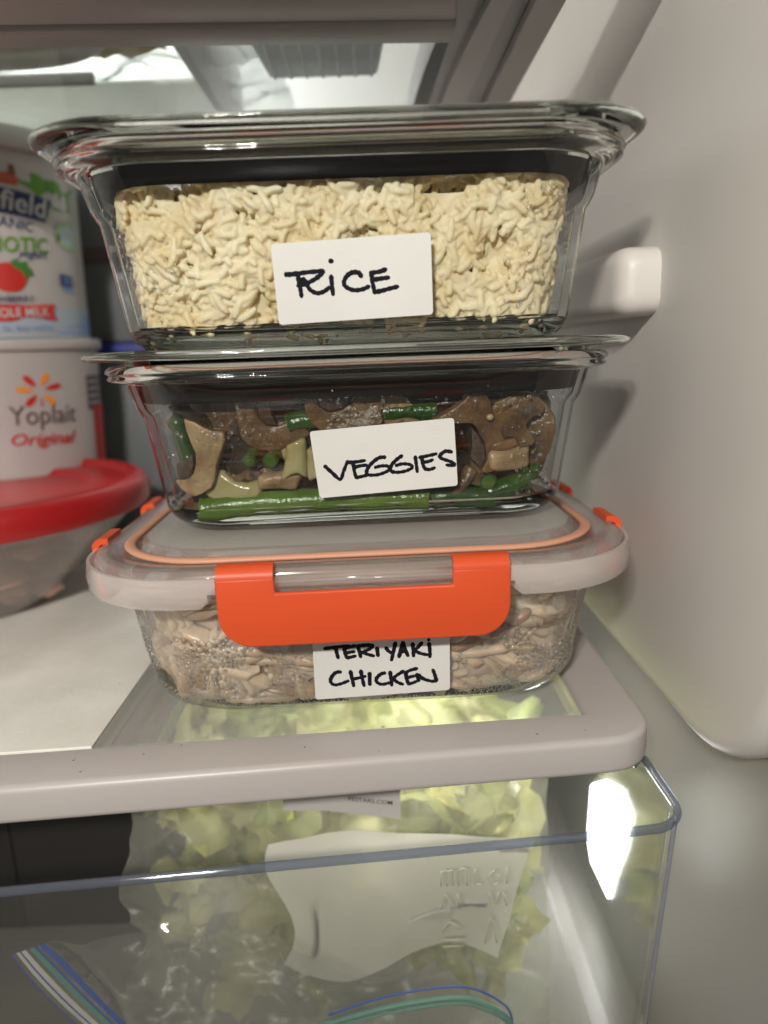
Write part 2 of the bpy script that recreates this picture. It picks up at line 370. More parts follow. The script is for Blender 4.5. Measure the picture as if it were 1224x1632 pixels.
# things standing on the upper shelf, seen through it
rt = thing('ribbed_tray', 'dark grey ribbed tray standing on the shelf overhead', 'tray', (-.022, .418, zt))
mb = MB(); prism(mb, [(-.036, -.040), (.036, -.040), (.031, .030), (-.031, .030)], 0, .05, .004); mb.build('tray_body', M['carton_grey'], rt, angle=40)
for k in range(7):
    mb = MB(); x = -.027+.009*k; box(mb, x-.0008, x+.0008, -.036, .027, -.0006, .0012, .0003); mb.build('rib', M['dark_frame'], rt)
pk = thing('wrapped_cheese', 'pale wrapped round cheese with yellow end on the shelf overhead', 'cheese', (-.185, .395, zt))
mb = MB(); loft(mb, [[(.062*s*math.cos(a*math.pi/16), .030*s*math.sin(a*math.pi/16), h) for a in range(32)] for s, h in ((.85, 0), (1, .004), (1, .03), (.9, .036))], True, True)
mb.build('cheese', mat('pale_cheese', (.72, .70, .62), .4, (.6, .58, .5), 60), pk)
mb = MB(); grid_sheet(mb, (.03, -.022, .002), (.085, -.018, .001), (.085, .02, .001), (.03, .024, .002), 10, 8, .006, 60, 3, (0, 0, 1)); mb.build('wrapper_end', mat('yellow_wrap', (.62, .50, .2), .35), pk)
sb = thing('storage_box', 'clear grey edged storage box behind the cheese on the shelf overhead', 'box', (-.17, .475, zt))
mb = MB(); box(mb, -.20, .075, -.028, .10, 0, .003, .001); mb.build('box_base', M['sheet'], sb)
mb = MB(); box(mb, .076, .082, -.105, .10, 0, .05, .001); mb.build('box_side', M['frame'], sb)
mb = MB(); box(mb, -.20, .02, -.034, -.029, 0, .006, .001); mb.build('box_front', M['dark_frame'], sb)
pb = thing('produce_bag', 'large crumpled clear produce bag spread behind the cheese on the shelf overhead', 'bag', (-.20, .50, zt+.016))
mb = MB(); grid_sheet(mb, (-.16, -.09, 0), (.15, -.09, 0), (.15, .10, 0), (-.16, .10, 0), 40, 30, .012, 30, 11, (0, 0, 1)); mb.build('bag_film', M['film'], pb)
bp = thing('folded_bag', 'crumpled translucent bag lying between the box and the ribbed tray overhead', 'bag', (-.075, .41, zt+.012))
mb = MB(); grid_sheet(mb, (-.022, -.04, 0), (.016, -.04, 0), (.016, .05, 0), (-.022, .05, 0), 16, 24, .010, 55, 5, (0, 0, 1)); mb.build('bag_film', M['sheet'], bp)

# ------------------------------------------------------------------ drawer under the shelf
dr = thing('crisper_bin', 'clear plastic crisper drawer with a blue grey rim below the shelf', 'crisper', (0, 0, 0))
def rim(x): return .2215+.078*x
path = [(-.30, rim(-.30), -.0345), (-.15, rim(-.15), -.0347), (0, rim(0), -.035), (.085, rim(.085), -.035)]
for k in range(1, 8):
    a = math.radians(-88+88*k/7); path.append((.0965+.0150*math.cos(a), .2445+.0150*math.sin(a), -.035))
path += [(.1112, .262, -.035), (.1110, .275, -.035)]
mb = MB(); tube(mb, path, .0016, 8, up=(0, 0, 1), sx=1.15, sy=1); mb.build('rim', M['drawer_edge'], dr)
path2 = [(.1110, .2752, -.035), (.109, .2762, -.035), (.1070, .2752, -.0375), (.105, .2758, -.035), (.1035, .279, -.034)]
mb = MB(); tube(mb, path2, .0017, 8, up=(0, 0, 1)); mb.build('rim_hook', M['drawer_edge'], dr)
path2 = [(-.180, .268, -.036), (-.1755, .2685, -.041), (-.171, .268, -.037), (-.165, .270, -.033)]
mb = MB(); tube(mb, path2, .0015, 8, up=(0, 0, 1)); mb.build('rim_hook', M['drawer_edge'], dr)
# front and right side: one bent sheet, tapering downwards
def wallpath(zz):
    s = (-.037-zz)*.13
    P = [(-.30, rim(-.30)+s), (-.1, rim(-.1)+s), (.084, rim(.084)+s)]
    for k in range(1, 8):
        a = math.radians(-88+88*k/7); P.append((.0965-.10*s*.6+.0145*math.cos(a), .2445+s+.0145*math.sin(a)))
    return P+[(.1110-.06*s, .30+s*.6), (.1110-.06*s, .56)]
mb = MB(); lo = []
for zz in (-.0372, -.08, -.13, -.2): lo.append([(x, y, zz) for x, y in wallpath(zz)])
for zz in (-.2, -.13, -.08, -.0372): lo.append([(x*1.0-(.0016 if x > .1 else 0), y+.0018, zz+.0001) for x, y in wallpath(zz)])
loft(mb, lo, closed=False); mb.build('front_panel', M['drawer'], dr, recalc=False, angle=50)
mb = MB(); tube(mb, [(wallpath(q)[6][0], wallpath(q)[6][1]-.0002, q) for q in (-.037, -.08, -.13, -.2)], .0010, 8); mb.build('corner_rib', M['under_rail'], dr)
mb = MB(); box(mb, -.30, .10, .26, .56, -.205, -.2025, .0005); mb.build('drawer_floor', M['drawer'], dr)

# lamp lens on the recessed wall
pts = [(.425, -.147), (.395, -.133), (.378, -.139), (.383, -.166), (.400, -.200), (.409, -.226), (.4455, -.228), (.457, -.216), (.452, -.168)]
mb = MB(); loft(mb, [[(x, .418+(y-.418)*s, -.18+(zz+.18)*s) for y, zz in pts] for x, s in ((.1468, 1), (.1452, .985), (.1445, .9))], True, True)
ob = mb.build('crisper_lamp', M['lamp_lens'], angle=40); tag(ob, 'glowing white lamp lens on the wall beside the crisper drawer', 'lamp')

# salad bag
sg = thing('salad_bag', 'clear salad bag with a white printed panel inside the crisper drawer', 'bag', (0, 0, 0))
mb = MB(); grid_sheet(mb, (-.130, .292, -.20), (.078, .300, -.215), (.080, .325, -.046), (-.120, .315, -.046), 46, 40, .010, 28, 1)
for i, v in enumerate(mb.v):
    u = (i % 47)/46; mb.v[i] = (v[0]+(1-u)**3*(.012*noise.noise((v[2]*32, 1, 2))+.005*noise.noise((v[2]*95, 5, 2))-.006), v[1], v[2])
mb.build('bag_film', M['film'], sg)
mb = MB(); grid_sheet(mb, (-.053, .283, -.140), (.050, .290, -.153), (.068, .292, -.080), (-.053, .285, -.0775), 30, 20, .0035, 22, 2, ridge=False)
for i, v in enumerate(mb.v):
    u = (v[0]+.053)/.12; mb.v[i] = (v[0]+(.006*math.sin(v[2]*90) if u < .1 else 0), v[1], v[2]-(.010*math.sin(u*7.2) if v[2] < -.125 else 0)+(.004*math.sin(u*5) if v[2] > -.09 else 0))
mb.build('printed_panel', M['sheet'], sg)
mb = MB()
def stroke3(mb, pts, f, rad, sq=.22, n=6):
    tube(mb, [f(*p[:2]) for p in [tuple(q) for q in crom([(a, b, 0) for a, b in pts], 3)]], rad, n, sx=1, sy=1)
GL = [[(0, 0), (0, 9)], [(0, 8), (3, 9), (3, 0)], [(3, 8), (6, 9), (6, 0)], [(9, 0), (9, 9), (13, 9), (13, 0)], [(17, 9), (17, 1), (20, 0)], [(27, 8), (24, 5), (26, 0), (29, 1), (29, 5)], [(33, 0), (33, 9)],
      [(0, -14), (2, -5), (5, -14)], [(8, -5), (9, -14)], [(24, -5), (26, -14), (29, -5)], [(31, -5), (33, -13)], [(0, -28), (4, -22), (9, -27)], [(0, -33), (11, -33)], [(0, -37), (11, -37)], [(22, -36), (25, -20), (28, -36)]]
for g in GL: stroke3(mb, g, lambda a, b: (.022+a*.00092, .2805, -.100+b*.00090), .00032)
mb.build('lettering', M['ink_lime'], sg)
mb = MB(); prism(mb, [(-.050, -.0655), (-.03, -.0665), (.0045, -.0725), (.0050, -.052), (-.050, -.05)], .2925, .2930, 0, axis='y'); pl = mb.build('bag_tag', M['ink_white'], sg, smooth=False)
V, F = text_pts('PESTARS.COM', .008)
mb = MB(); mb.add([(-.0195+.0205*u, .2921, -.0615-.0032*u+.0022*v) for u, v in V], F); mb.build('lettering', M['ink_grey'], pl, smooth=False)
# lettuce
V = []; F = []; T = []
for q in range(330):
    c = Vector((random.uniform(-.122, .070), random.uniform(.328, .42), random.uniform(-.195, -.062)))
    if c.x < -.08 and random.random() < .5: continue
    L = random.uniform(.03, .075); W = random.uniform(.016, .036); R = Matrix.Rotation(random.uniform(0, 6.28), 3, 'Y') @ Matrix.Rotation(random.uniform(-.7, .7), 3, 'X') @ Matrix.Rotation(random.uniform(0, 6), 3, 'Z')
    tc = random.choice([(1, 1, 1), (.88, .98, .78), (1.05, 1.03, 1.0), (1.15, 1.12, 1.2), (.8, .9, .65)]); o = len(V)
    for j in range(9):
        for i in range(6):
            u = j/8-.5; v = i/5-.5; wv = W*(1-1.8*abs(u)**2.2)
            p = Vector((u*L, v*wv, .006*math.sin(u*9+q)+.02*v*v+.004*math.sin(v*14+u*17+q)*abs(v)*2))
            V.append(tuple(c+R @ p)); k = 1.35 if i in (2, 3) else 1; T.append([x*k for x in tc])
    F += [(o+j*6+i, o+j*6+i+1, o+(j+1)*6+i+1, o+(j+1)*6+i) for j in range(8) for i in range(5)]
ob = nmesh('lettuce_leaves', V, F, M['lettuce'], None, np.array(T), 'stuff'); tag(ob, 'torn pale green lettuce leaves inside the bag in the drawer', 'lettuce')
mb = MB(); b = bmesh.new(); bmesh.ops.create_icosphere(b, subdivisions=5, radius=1)
for v in b.verts:
    p = v.co; k = 1+.22*noise.noise(p*2.2)+.12*(1-2*abs(noise.noise(p*5)))+.05*noise.noise(p*13); v.co = Vector((p.x*.088*k, p.y*.040*k, p.z*.070*k))
mb.add([v.co[:] for v in b.verts], [[v.index for v in f.verts] for f in b.faces]); b.free()
me_o = mb.build('lettuce_heart', M['lettuce_pale'], ob, loc=(-.018, .398, -.122), kind='stuff')
# crumbs on the shelf
mb = MB(); rg_ = random.Random(31)
for q in range(11):
    x = rg_.uniform(-.17, .09); y = (fy(x)+.004+rg_.random()*.018) if rg_.random() < .6 or x > -.115 else rg_.uniform(iy(x)+.002, .33); s = rg_.uniform(.00015, .0004)
    tube(mb, [(x-s, y, .0001), (x+s*rg_.random()*2, y+s*rg_.uniform(-1, 1), .0002)], s*.5, 5)
o = mb.build('crumbs', mat('dark_crumb', (.16, .12, .09), .7), kind='stuff'); tag(o, 'tiny dark crumbs scattered on the front of the shelf', 'crumbs')
# zip bag at the front
zb = thing('zipper_bag', 'empty clear zipper bag with a striped blue and green seal standing in the drawer', 'bag', (0, 0, 0))
A, B, Cc, D = Vector((-.137, .262, -.160)), Vector((.02, .268, -.165)), Vector((-.062, .268, -.103)), Vector((-.150, .262, -.101))
mb = MB(); grid_sheet(mb, A, B, Cc, D, 40, 26, .006, 34, 4); mb.build('bag_film', M['zip_film'], zb)
pa = [Vector((-.1665, .259, -.107)), Vector((-.158, .258, -.122)), Vector((-.146, .258, -.140)), Vector((-.128, .258, -.162))]
pb = [Vector((-.1495, .258, -.1005)), Vector((-.142, .257, -.108)), Vector((-.130, .257, -.127)), Vector((-.108, .257, -.160))]
cols = ['zip_blue', 'zip_film', 'sheet', 'zip_blue', 'sheet', 'zip_film', 'zip_green', 'zip_blue', 'zip_film', 'zip_blue', 'zip_film']
wd = [.3, .9, .8, .35, 1.1, .8, 1.1, .5, .7, 1.3, .5]; tot = sum(wd); acc = 0
for c_, w_ in zip(cols, wd):
    a, b = acc/tot, (acc+w_*.95)/tot; acc += w_; mb = MB()
    ca, cb = crom([pa[i].lerp(pb[i], a) for i in range(4)], 5), crom([pa[i].lerp(pb[i], b) for i in range(4)], 5)
    loft(mb, [[p for p in ca], [p for p in cb]], closed=False); mb.build('seal_stripe', M[c_], zb)
zb2 = thing('zipper_bag', 'second clear zipper bag lying curled under the salad bag, blue seal edge up', 'bag', (0, 0, 0))
for dz, c_, rr in ((0, 'zip_blue', .0005), (-.006, 'zip_green', .0011), (-.009, 'zip_green', .0006)):
    mb = MB(); tube(mb, crom([(-.030+dz, .250, -.136+dz), (-.005, .250, -.1275+dz), (.020, .250, -.124+dz), (.034, .250, -.126+dz), (.047-dz*.1, .250, -.136+dz), (.05, .251, -.15+dz)], 6), rr, 8); mb.build('seal_stripe', M[c_], zb2)
mb = MB(); grid_sheet(mb, (-.06, .2525, -.175), (.056, .2525, -.175), (.045, .2525, -.136), (-.03, .2525, -.130), 26, 12, .003, 40, 8); mb.build('bag_film', M['zip_film'], zb2)
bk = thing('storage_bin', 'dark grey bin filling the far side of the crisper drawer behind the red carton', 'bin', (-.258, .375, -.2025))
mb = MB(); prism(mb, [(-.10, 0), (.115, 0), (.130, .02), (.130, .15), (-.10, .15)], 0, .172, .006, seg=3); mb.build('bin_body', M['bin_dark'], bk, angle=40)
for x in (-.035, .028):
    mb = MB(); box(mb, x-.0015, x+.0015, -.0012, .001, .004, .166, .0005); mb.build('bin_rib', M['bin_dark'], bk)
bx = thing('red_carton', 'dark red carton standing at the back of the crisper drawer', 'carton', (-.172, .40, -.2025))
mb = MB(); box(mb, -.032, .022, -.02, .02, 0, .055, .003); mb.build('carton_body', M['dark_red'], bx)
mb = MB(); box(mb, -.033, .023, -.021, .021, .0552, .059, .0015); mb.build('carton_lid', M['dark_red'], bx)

# ------------------------------------------------------------------ glass food containers
STROKES={'rice':[[(-204,249),(-183,249),(-139,253),(-87,256),(-74,257)],[(-74,257),(-77,250),(-97,234),(-126,220),(-146,213),(-164,211)],[(-161,247),(-160,228),(-156,198),(-154,175)],[(-159,221),(-145,231),(-135,220),(-123,197),(-100,184),(-76,188),(-55,201)],[(-46,238),(-45,213),(-43,178)],[(-47,288),(-40,287)],[(59,234),(50,246),(30,248),(10,238),(-2,219),(2,203),(28,190),(60,191),(84,200)],[(145,254),(121,247),(92,245)],[(95,244),(97,216),(103,184)],[(103,222),(132,225),(154,227)],[(101,181),(123,183),(155,190),(185,196)]],'veg':[[(-154,262),(-128,235),(-96,205),(-81,238),(-63,278)],[(-60,273),(-28,274),(4,278)],[(-42,269),(-39,241),(-33,209)],[(-36,252),(-14,257),(11,259)],[(-33,209),(-11,213),(14,218)],[(85,288),(60,286),(30,264),(12,239),(14,220),(49,217),(83,226),(101,238),(94,251),(69,253),(45,248)],[(152,291),(129,275),(108,251),(108,230),(137,224),(172,230),(192,242),(182,254),(153,258),(128,252)],[(205,285),(208,257),(212,223)],[(222,281),(251,286),(288,293)],[(231,279),(234,256),(241,235)],[(234,261),(256,263),(273,269)],[(241,234),(261,230),(281,236)],[(349,298),(325,302),(303,286),(310,273),(345,259),(362,246),(350,243),(330,246)]],'chk':[[(-156,304),(-111,308),(-61,311)],[(-113,307),(-110,282),(-106,259)],[(-37,310),(-63,304),(-82,297)],[(-80,300),(-77,275),(-71,257)],[(-76,279),(-59,282),(-43,284)],[(-71,257),(-56,260),(-39,264)],[(-27,308),(-22,283),(-18,259)],[(-27,308),(4,310),(30,307),(22,294),(-4,282)],[(-12,281),(7,270),(33,260)],[(47,295),(50,260)],[(82,294),(91,279),(108,267)],[(119,314),(111,276),(102,237)],[(132,250),(140,285),(148,315)],[(148,315),(156,284),(167,253)],[(139,271),(161,276)],[(186,307),(188,282),(189,250)],[(222,308),(205,287),(191,277)],[(191,277),(214,262),(243,253)],[(250,304),(253,273),(253,243)],[(248,320),(250,320)],[(-100,195),(-119,193),(-137,172),(-141,152),(-127,137),(-100,141),(-72,152)],[(-61,196),(-56,162),(-51,127)],[(-20,196),(-16,162),(-10,126)],[(-55,159),(-36,162),(-4,169)],[(14,183),(13,129)],[(74,180),(57,175),(40,156),(42,139),(61,128),(90,133)],[(95,184),(98,153),(100,121)],[(148,184),(125,169),(105,153)],[(105,153),(122,135),(144,123)],[(201,193),(174,186),(155,175)],[(157,175),(159,150),(166,125)],[(162,152),(179,157),(191,159)],[(166,123),(183,127),(198,133)],[(201,167),(208,135)],[(206,164),(228,143),(262,130),(279,131)],[(279,131),(272,160),(265,183)]],}
LABELS={'rice':[(-248,349),(303,369),(309,98),(-241,81)],'veg':[(-205,403),(358,434),(375,158),(-182,130)],'chk':[(-201,349),(331,348),(333,85),(-206,72)],}
def interp(tab, z):
    for a, b in zip(tab, tab[1:]):
        if z <= b[0]: return a[1]+(b[1]-a[1])*max(0, (z-a[0]))/(b[0]-a[0])
    return tab[-1][1]
# (height, inset) outside and inside; hx, hy, r at the rim
P_OUT = [(0, .0265), (.0012, .0215), (.0040, .0185), (.008, .0165), (.046, .0115), (.0475, .0105), (.0490, .0098), (.0500, .0092), (.0600, .0066), (.0607, .0050), (.0612, .0022), (.0619, .0008), (.0627, .0006), (.0634, .0013), (.0639, .0012), (.0647, 0), (.0660, .0004), (.0672, .0018), (.0676, .004)]
P_IN = [(.0672, .0058), (.0655, .0078), (.0600, .0102), (.0500, .0128), (.0490, .0134), (.0475, .0145), (.046, .0153), (.009, .0203), (.0072, .0225), (.0064, .027)]
C_OUT = [(0, .0180), (.0012, .0135), (.0040, .0095), (.010, .0065), (.050, .0005), (.054, -.0010), (.0560, -.0022), (.0580, -.0022), (.0592, -.0012), (.0596, .0005)]
C_IN = [(.0592, .0022), (.0570, .0032), (.050, .0042), (.0105, .0104), (.0060, .0130), (.0045, .0180)]
def dish(root, po, pi, hx, hy, r0, flat_z, name='dish', wall='glass_wall'):
    mb = MB(); prof = [(z, i, 0) for z, i in po]+[(z, i, .0035) for z, i in pi]; loops = []
    for z, i, d in prof:
        P, T = rrect(hx-i, hy-i, r0-.42*i-d, 12); loops.append([(x, y, z) for x, y in P])
    def fn(k, i):
        if i < 0: return 0
        za, zb = sorted((prof[k][0], prof[min(k+1, len(prof)-1)][0]))
        thin_ = T[i] or (Vector(loops[k][i])+Vector(loops[k][(i+1) % len(T)])).y*.5 < -(hy-prof[k][1])+r0*.42
        return 1 if thin_ and any(za >= lo-1e-6 and zb <= hi+1e-6 for lo, hi in flat_z) and prof[k][2] == prof[k+1][2] else 0
    loft(mb, loops, True, True, fn=fn)
    return mb.build(name, [M['glass'], M[wall]], root, angle=70)
def glass_lid(root, hx, hy, r0, z0):
    # plate with a rounded edge and a raised bead, and a plug inside the rim
    pr = [(z0-.0035, .0175), (z0-.0030, .0155), (z0, .0135), (z0, .0060), (z0+.0003, .002), (z0+.0010, .0006), (z0+.0020, 0), (z0+.0030, .0006), (z0+.0037, .002), (z0+.0040, .005), (z0+.0034, .010), (z0+.0036, .016), (z0+.0042, .020)]
    mb = MB(); loft(mb, [[(x, y, z) for x, y in rrect(hx-i, hy-i, r0-.5*i, 10)[0]] for z, i in pr], True, True)
    lid = mb.build('lid', M['glass_lid'], root, angle=75)
    return lid
def gasket(lid, hx, hy, r0, z0, z1):
    pr = [(z0, .0128), (z0+.001, .0120), (z1, .0112), (z1, .0165), (z0, .0175), (z0, .0128)]
    mb = MB(); loft(mb, [[(x, y, z) for x, y in rrect(hx-i, hy-i, r0-.42*i-.0035, 9)[0]] for z, i in pr]); mb.build('gasket', M['gasket_black'], lid, angle=40)
def label_part(root, key, line, th=.00018, mt='label', rad=.0014):
    """paper label stuck on the sloping front wall; writing raised a hair above it"""
    (z1, y1), (z2, y2) = line
    Y = lambda z, d: y1+(y2-y1)*(z-z1)/(z2-z1)-d
    q = [Vector((x*1e-4, z*1e-4)) for x, z in LABELS[key]]; o = []
    for i in range(4):
        p, a, b = q[i], q[i-1], q[(i+1) % 4]; da = (a-p).normalized()*rad; db = (b-p).normalized()*rad
        for k in range(6):
            t = k/5; o.append((p+da)*(1-t)**2+p*2*t*(1-t)+(p+db)*t*t)
    mb = MB(); loft(mb, [[(p.x, Y(p.y, d), p.y) for p in o] for d in (0, th)], True, True)
    lb = mb.build('paper_label', M[mt], root, smooth=False)
    mb = MB()
    wd = {'rice': .00082, 'veg': .00076, 'chk': .00080}[key]
    for s in STROKES[key]:
        c = crom([(x*1e-4, z*1e-4, 0) for x, z in s], 6); n = len(c); loops = []
        if n == 2: c = [c[0], c[0].lerp(c[1], .5), c[1]]; n = 3
        c = [c[0]-(c[1]-c[0]).normalized()*wd*.7]+c+[c[-1]+(c[-1]-c[-2]).normalized()*wd*.7]; n += 2
        for i, p in enumerate(c):
            t = (c[min(i+1, n-1)]-c[max(i-1, 0)]).normalized(); nn = Vector((-t.y, t.x, 0))
            k = .42 if i in (0, n-1) else (1 if n < 6 else (.95+.12*math.sin(i*1.7+len(s))))
            k *= wd*(1.1 if i < n*.4 else .98); L = []
            for a in range(8):
                ca, sa = math.cos(a*math.pi/4), math.sin(a*math.pi/4); pp = p+nn*(ca*k); L.append((pp.x, Y(pp.y, th+.00004+.00004*sa), pp.y))
            loops.append(L)
        loft(mb, loops, True, True)
    mb.build('handwriting', M['ink'], lb)
    return lb
def drops(root, name, n, hx, hy, r0, tab, zr, rr, front=True, seed=1, clump=.0, sides=1.0, skip=None, inset=0, m='drop'):
    """beads of water on the inside of a wall: half balls of many sizes"""
    rg = random.Random(seed); V = []; F = []; nl = 7
    P, T = rrect(1, 1, .3, 10)
    for q in range(n*3):
        if len(V) > n*(nl*2+1): break
        z = rg.uniform(*zr); i = interp(tab, z)+inset; x_, y_, r_ = hx-i, hy-i, r0-.42*i
        u = rg.random(); fl = 2*(x_-r_)
        side = 2*(y_-r_)*.7; arc = r_*math.pi/2; tot = fl+2*sides*(arc+side); s = u*tot
        if s < fl: p = (-x_+r_+s, -y_); nr = (0, 1)
        else:
            s = (s-fl)/sides; sg = 1 if s < arc+side else -1; s = s if sg > 0 else s-(arc+side)
            if s < arc: a = -math.pi/2+s/r_; p = (sg*(x_-r_+r_*math.cos(a)), -y_+r_+r_*math.sin(a)); nr = (-sg*math.cos(a), -math.sin(a))
            else: p = (sg*x_, -y_+r_+(s-arc)); nr = (-sg, 0)
        if clump and noise.noise((p[0]*60+seed, p[1]*60, z*60)) < clump*rg.uniform(.2, 1)-.15: continue
        if skip and skip(p[0], z): continue
        r = rr[0]+(rr[1]-rr[0])*rg.random()**1.5
        n3 = Vector((nr[0], nr[1], 0)); t3 = Vector((-nr[1], nr[0], 0)); c = Vector((p[0], p[1], z))-n3*.00002; o = len(V)
        for h, rad in ((0, 1), (.52, .80)):
            for a in range(nl):
                th = 2*math.pi*a/nl; V.append(c+n3*(r*h)+t3*(r*rad*math.cos(th))+Vector((0, 0, r*rad*math.sin(th)*rg.uniform(.95, 1.15))))
        V.append(c+n3*(r*.78))
        for a in range(nl):
            b = (a+1) % nl; F += [(o+a, o+b, o+nl+b), (o+a, o+nl+b, o+nl+a), (o+nl+a, o+nl+b, o+2*nl)]
    return nmesh(name, V, F, M[m], root, None, 'stuff')

# ---------------- rice
RX, RY, RR = .1020, .0755, .034
rc = thing('rice_container', 'topmost glass container, full of white rice with a glass lid and handwritten label', 'food container', (-.009, .3215, .1442))
dish(rc, P_OUT, P_IN, RX, RY, RR, ((.008, .0601),))
gasket(glass_lid(rc, .1068, .0815, .034, .0680), RX, RY, RR, .0560, .0625)
label_part(rc, 'rice', ((.008, -.0755+.0165-.0003), (.046, -.0755+.0115-.0003)))
drops(rc, 'condensation', 420, RX, RY, RR, [(0, .0225), (.0075, .0225), (.009, .0203), (.046, .0153), (.0495, .0133), (.06, .0105)], (.010, .052), (.0003, .0009), seed=3, sides=3.0, clump=.5, skip=lambda x, z: abs(x) < .055)
def in_rrect(tab, z, extra): i = interp(tab, z)+extra; return RX-i, RY-i, max(.006, RR-.42*i-.0035)
TAB_IN = [(.0066, .025), (.0075, .0225), (.009, .0203), (.046, .0153), (.0475, .0145), (.0490, .0134), (.050, .0128), (.060, .0102)]
RICE_TOP = .0578
TAB_RICE = [(.0066, .025), (.0075, .0225), (.009, .0203), (.046, .0153), (.060, .0146)]
def grain_template(seed, nseg=7, ns=6):
    rg = np.random.default_rng(seed); b = rg.uniform(-.28, .28); b2 = rg.uniform(-.05, .05); V = []
    V.append((-.5, 0, 0))
    for i in range(nseg):
        t = -.46+.92*i/(nseg-1); rad = (1-min(1, abs(t)*1.98)**5)**.5*.5*(1+.09*rg.uniform(-1, 1)); rad = max(rad, .20)
        for k in range(ns):
            a = 2*math.pi*k/ns; V.append((t, rad*math.cos(a), rad*math.sin(a)))
    V.append((.5, 0, 0)); V = np.array(V); F = []
    for k in range(ns):
        F.append((0, 1+(k+1) % ns, 1+k, 1+k))
        for i in range(nseg-1): a = 1+i*ns; F.append((a+k, a+(k+1) % ns, a+ns+(k+1) % ns, a+ns+k))
        e = 1+(nseg-1)*ns; F.append((e+k, e+(k+1) % ns, len(V)-1, len(V)-1))
    tri = []
    for f in F:
        f = list(dict.fromkeys(f)); tri.append(f[:3])
        if len(f) == 4: tri.append([f[0], f[2], f[3]])
    return V, np.array(tri), b, b2
TPL = [grain_template(i) for i in range(8)]
def rice():
    rg = np.random.default_rng(5); VV = []; FF = []; TT = []; off = 0
    def put(c, d, up, L, W, tint):
        nonlocal off
        V, F, b, b2 = TPL[rg.integers(8)]; d = d/np.linalg.norm(d); e = np.cross(up, d); e /= np.linalg.norm(e)+1e-9; g = np.cross(d, e)
        x = V[:, 0]; y = V[:, 1]*W+b*L*(x*x*4-.3)*.5; z = V[:, 2]*W*.9+b2*L*x*x*3
        VV.append(c+np.outer(x*L, d)+np.outer(y, e)+np.outer(z, g)); FF.append(F+off); off += len(V)
        TT.append(np.tile(tint, (len(V), 1)))
    def tint():
        k = rg.uniform(.86, 1.08); y = rg.uniform(-.04, .05); return np.array([k, k*(1-.02+y*.3), k*(1-.05-y)])
    for count, deep, fuse in ((5000, (.0012, .0046), True), (2300, (.0002, .0032), False)):
        n = 0
        while n < count:
            z = rg.uniform(.0072, RICE_TOP); hx, hy, r = in_rrect(TAB_RICE, z, 0)
            fl = 2*(hx-r); arc = r*math.pi/2; sd = (hy-r)*1.2; s = rg.uniform(0, fl+2*(arc+sd))
            if s < fl: p = np.array([-hx+r+s, -hy, z]); nr = np.array([0, 1., 0])
            else:
                s -= fl; sg = 1
                if s > arc+sd: s -= arc+sd; sg = -1
                if s < arc: a = -math.pi/2+s/r; p = np.array([sg*(hx-r+r*math.cos(a)), -hy+r+r*math.sin(a), z]); nr = np.array([-sg*math.cos(a), -math.sin(a), 0])
                else: p = np.array([sg*hx, -hy+r+s-arc, z]); nr = np.array([-sg, 0., 0])
            tt = np.array([-nr[1], nr[0], 0]); up = np.array([0, 0, 1.])
            L = rg.uniform(.0058, .0098); W = rg.uniform(.0025, .0033); a = rg.uniform(0, math.pi); tilt = rg.normal(0, .45 if fuse else .28)
            # clumps share a direction, as cooked grains do
            a = noise.noise((p[0]*70, p[1]*70, z*70))*4+rg.normal(0, .75)
            d = (tt*math.cos(a)+up*math.sin(a))*math.cos(tilt)+nr*math.sin(tilt)
            cav = noise.noise((p[0]*60+9, p[1]*60, z*60+3)); hole = max(0, cav-.10)*.030
            depth = .0022*nr[0]**2+W*.55+abs(math.sin(tilt))*L*.5+deep[0]+(hole if fuse else hole*.5)+rg.random()**1.1*deep[1]
            c = p+nr*depth
            if z+abs(d[2])*L*.5 > RICE_TOP+.001 or z-abs(d[2])*L*.5 < .0060: continue
            put(c, d, nr, L, W, tint()); n += 1
        for _ in range(400 if fuse else 120):   # top surface near the front and loose grains on the floor of the dish
            hx, hy, r = in_rrect(TAB_RICE, RICE_TOP, .004); x = rg.uniform(-hx, hx)*.95; y = rg.uniform(-hy, hy)*.9
            a = rg.uniform(0, 6.28); put(np.array([x, y, RICE_TOP-.0015+rg.normal(0, .0006)]), np.array([math.cos(a), math.sin(a), rg.normal(0, .15)]), np.array([0, 0, 1.]), rg.uniform(.006, .010), .0026, tint())
        for _ in range(60 if fuse else 90):
            hx, hy, r = in_rrect(TAB_RICE, .0075, .004); x = rg.uniform(-hx, hx)*.92; y = -hy+rg.random()*.006
            a = rg.uniform(0, 6.28); put(np.array([x, y, .0082+rg.random()*.001]), np.array([math.cos(a), math.sin(a)*.5, 0.02]), np.array([0, 0, 1.]), rg.uniform(.003, .008), .0022, tint())
    mb = MB(); loops = []
    for k in range(15):
        z = .0085+(RICE_TOP-.0150)*k/14; hx, hy, r = in_rrect(TAB_RICE, z, .0068); P, T = rrect(hx-.002, hy, r, 5, 24); L = []
        for x, y in P:
            h = noise.noise((x*190, y*190, z*190))*.0016+noise.noise((x*75+9, y*75, z*75+3))*-.0028; s = 1+h/.07; L.append((x*s, y*s, z))
        loops.append(L)
    loft(mb, loops, True, True); tri = []
    for f in mb.f: tri += [(f[0], f[i], f[i+1]) for i in range(1, len(f)-1)]
    VV.append(np.array(mb.v)); FF.append(np.array(tri)+off)
    # grains stick together: fuse them where they touch
    src = nmesh('cooked_rice', np.concatenate(VV), np.concatenate(FF), M['rice'], None, None, 'stuff')
    md = src.modifiers.new('fuse', 'REMESH'); md.mode = 'VOXEL'; md.voxel_size = .00034; md.use_smooth_shade = True
    sm = src.modifiers.new('soften', 'SMOOTH'); sm.factor = .5; sm.iterations = 1
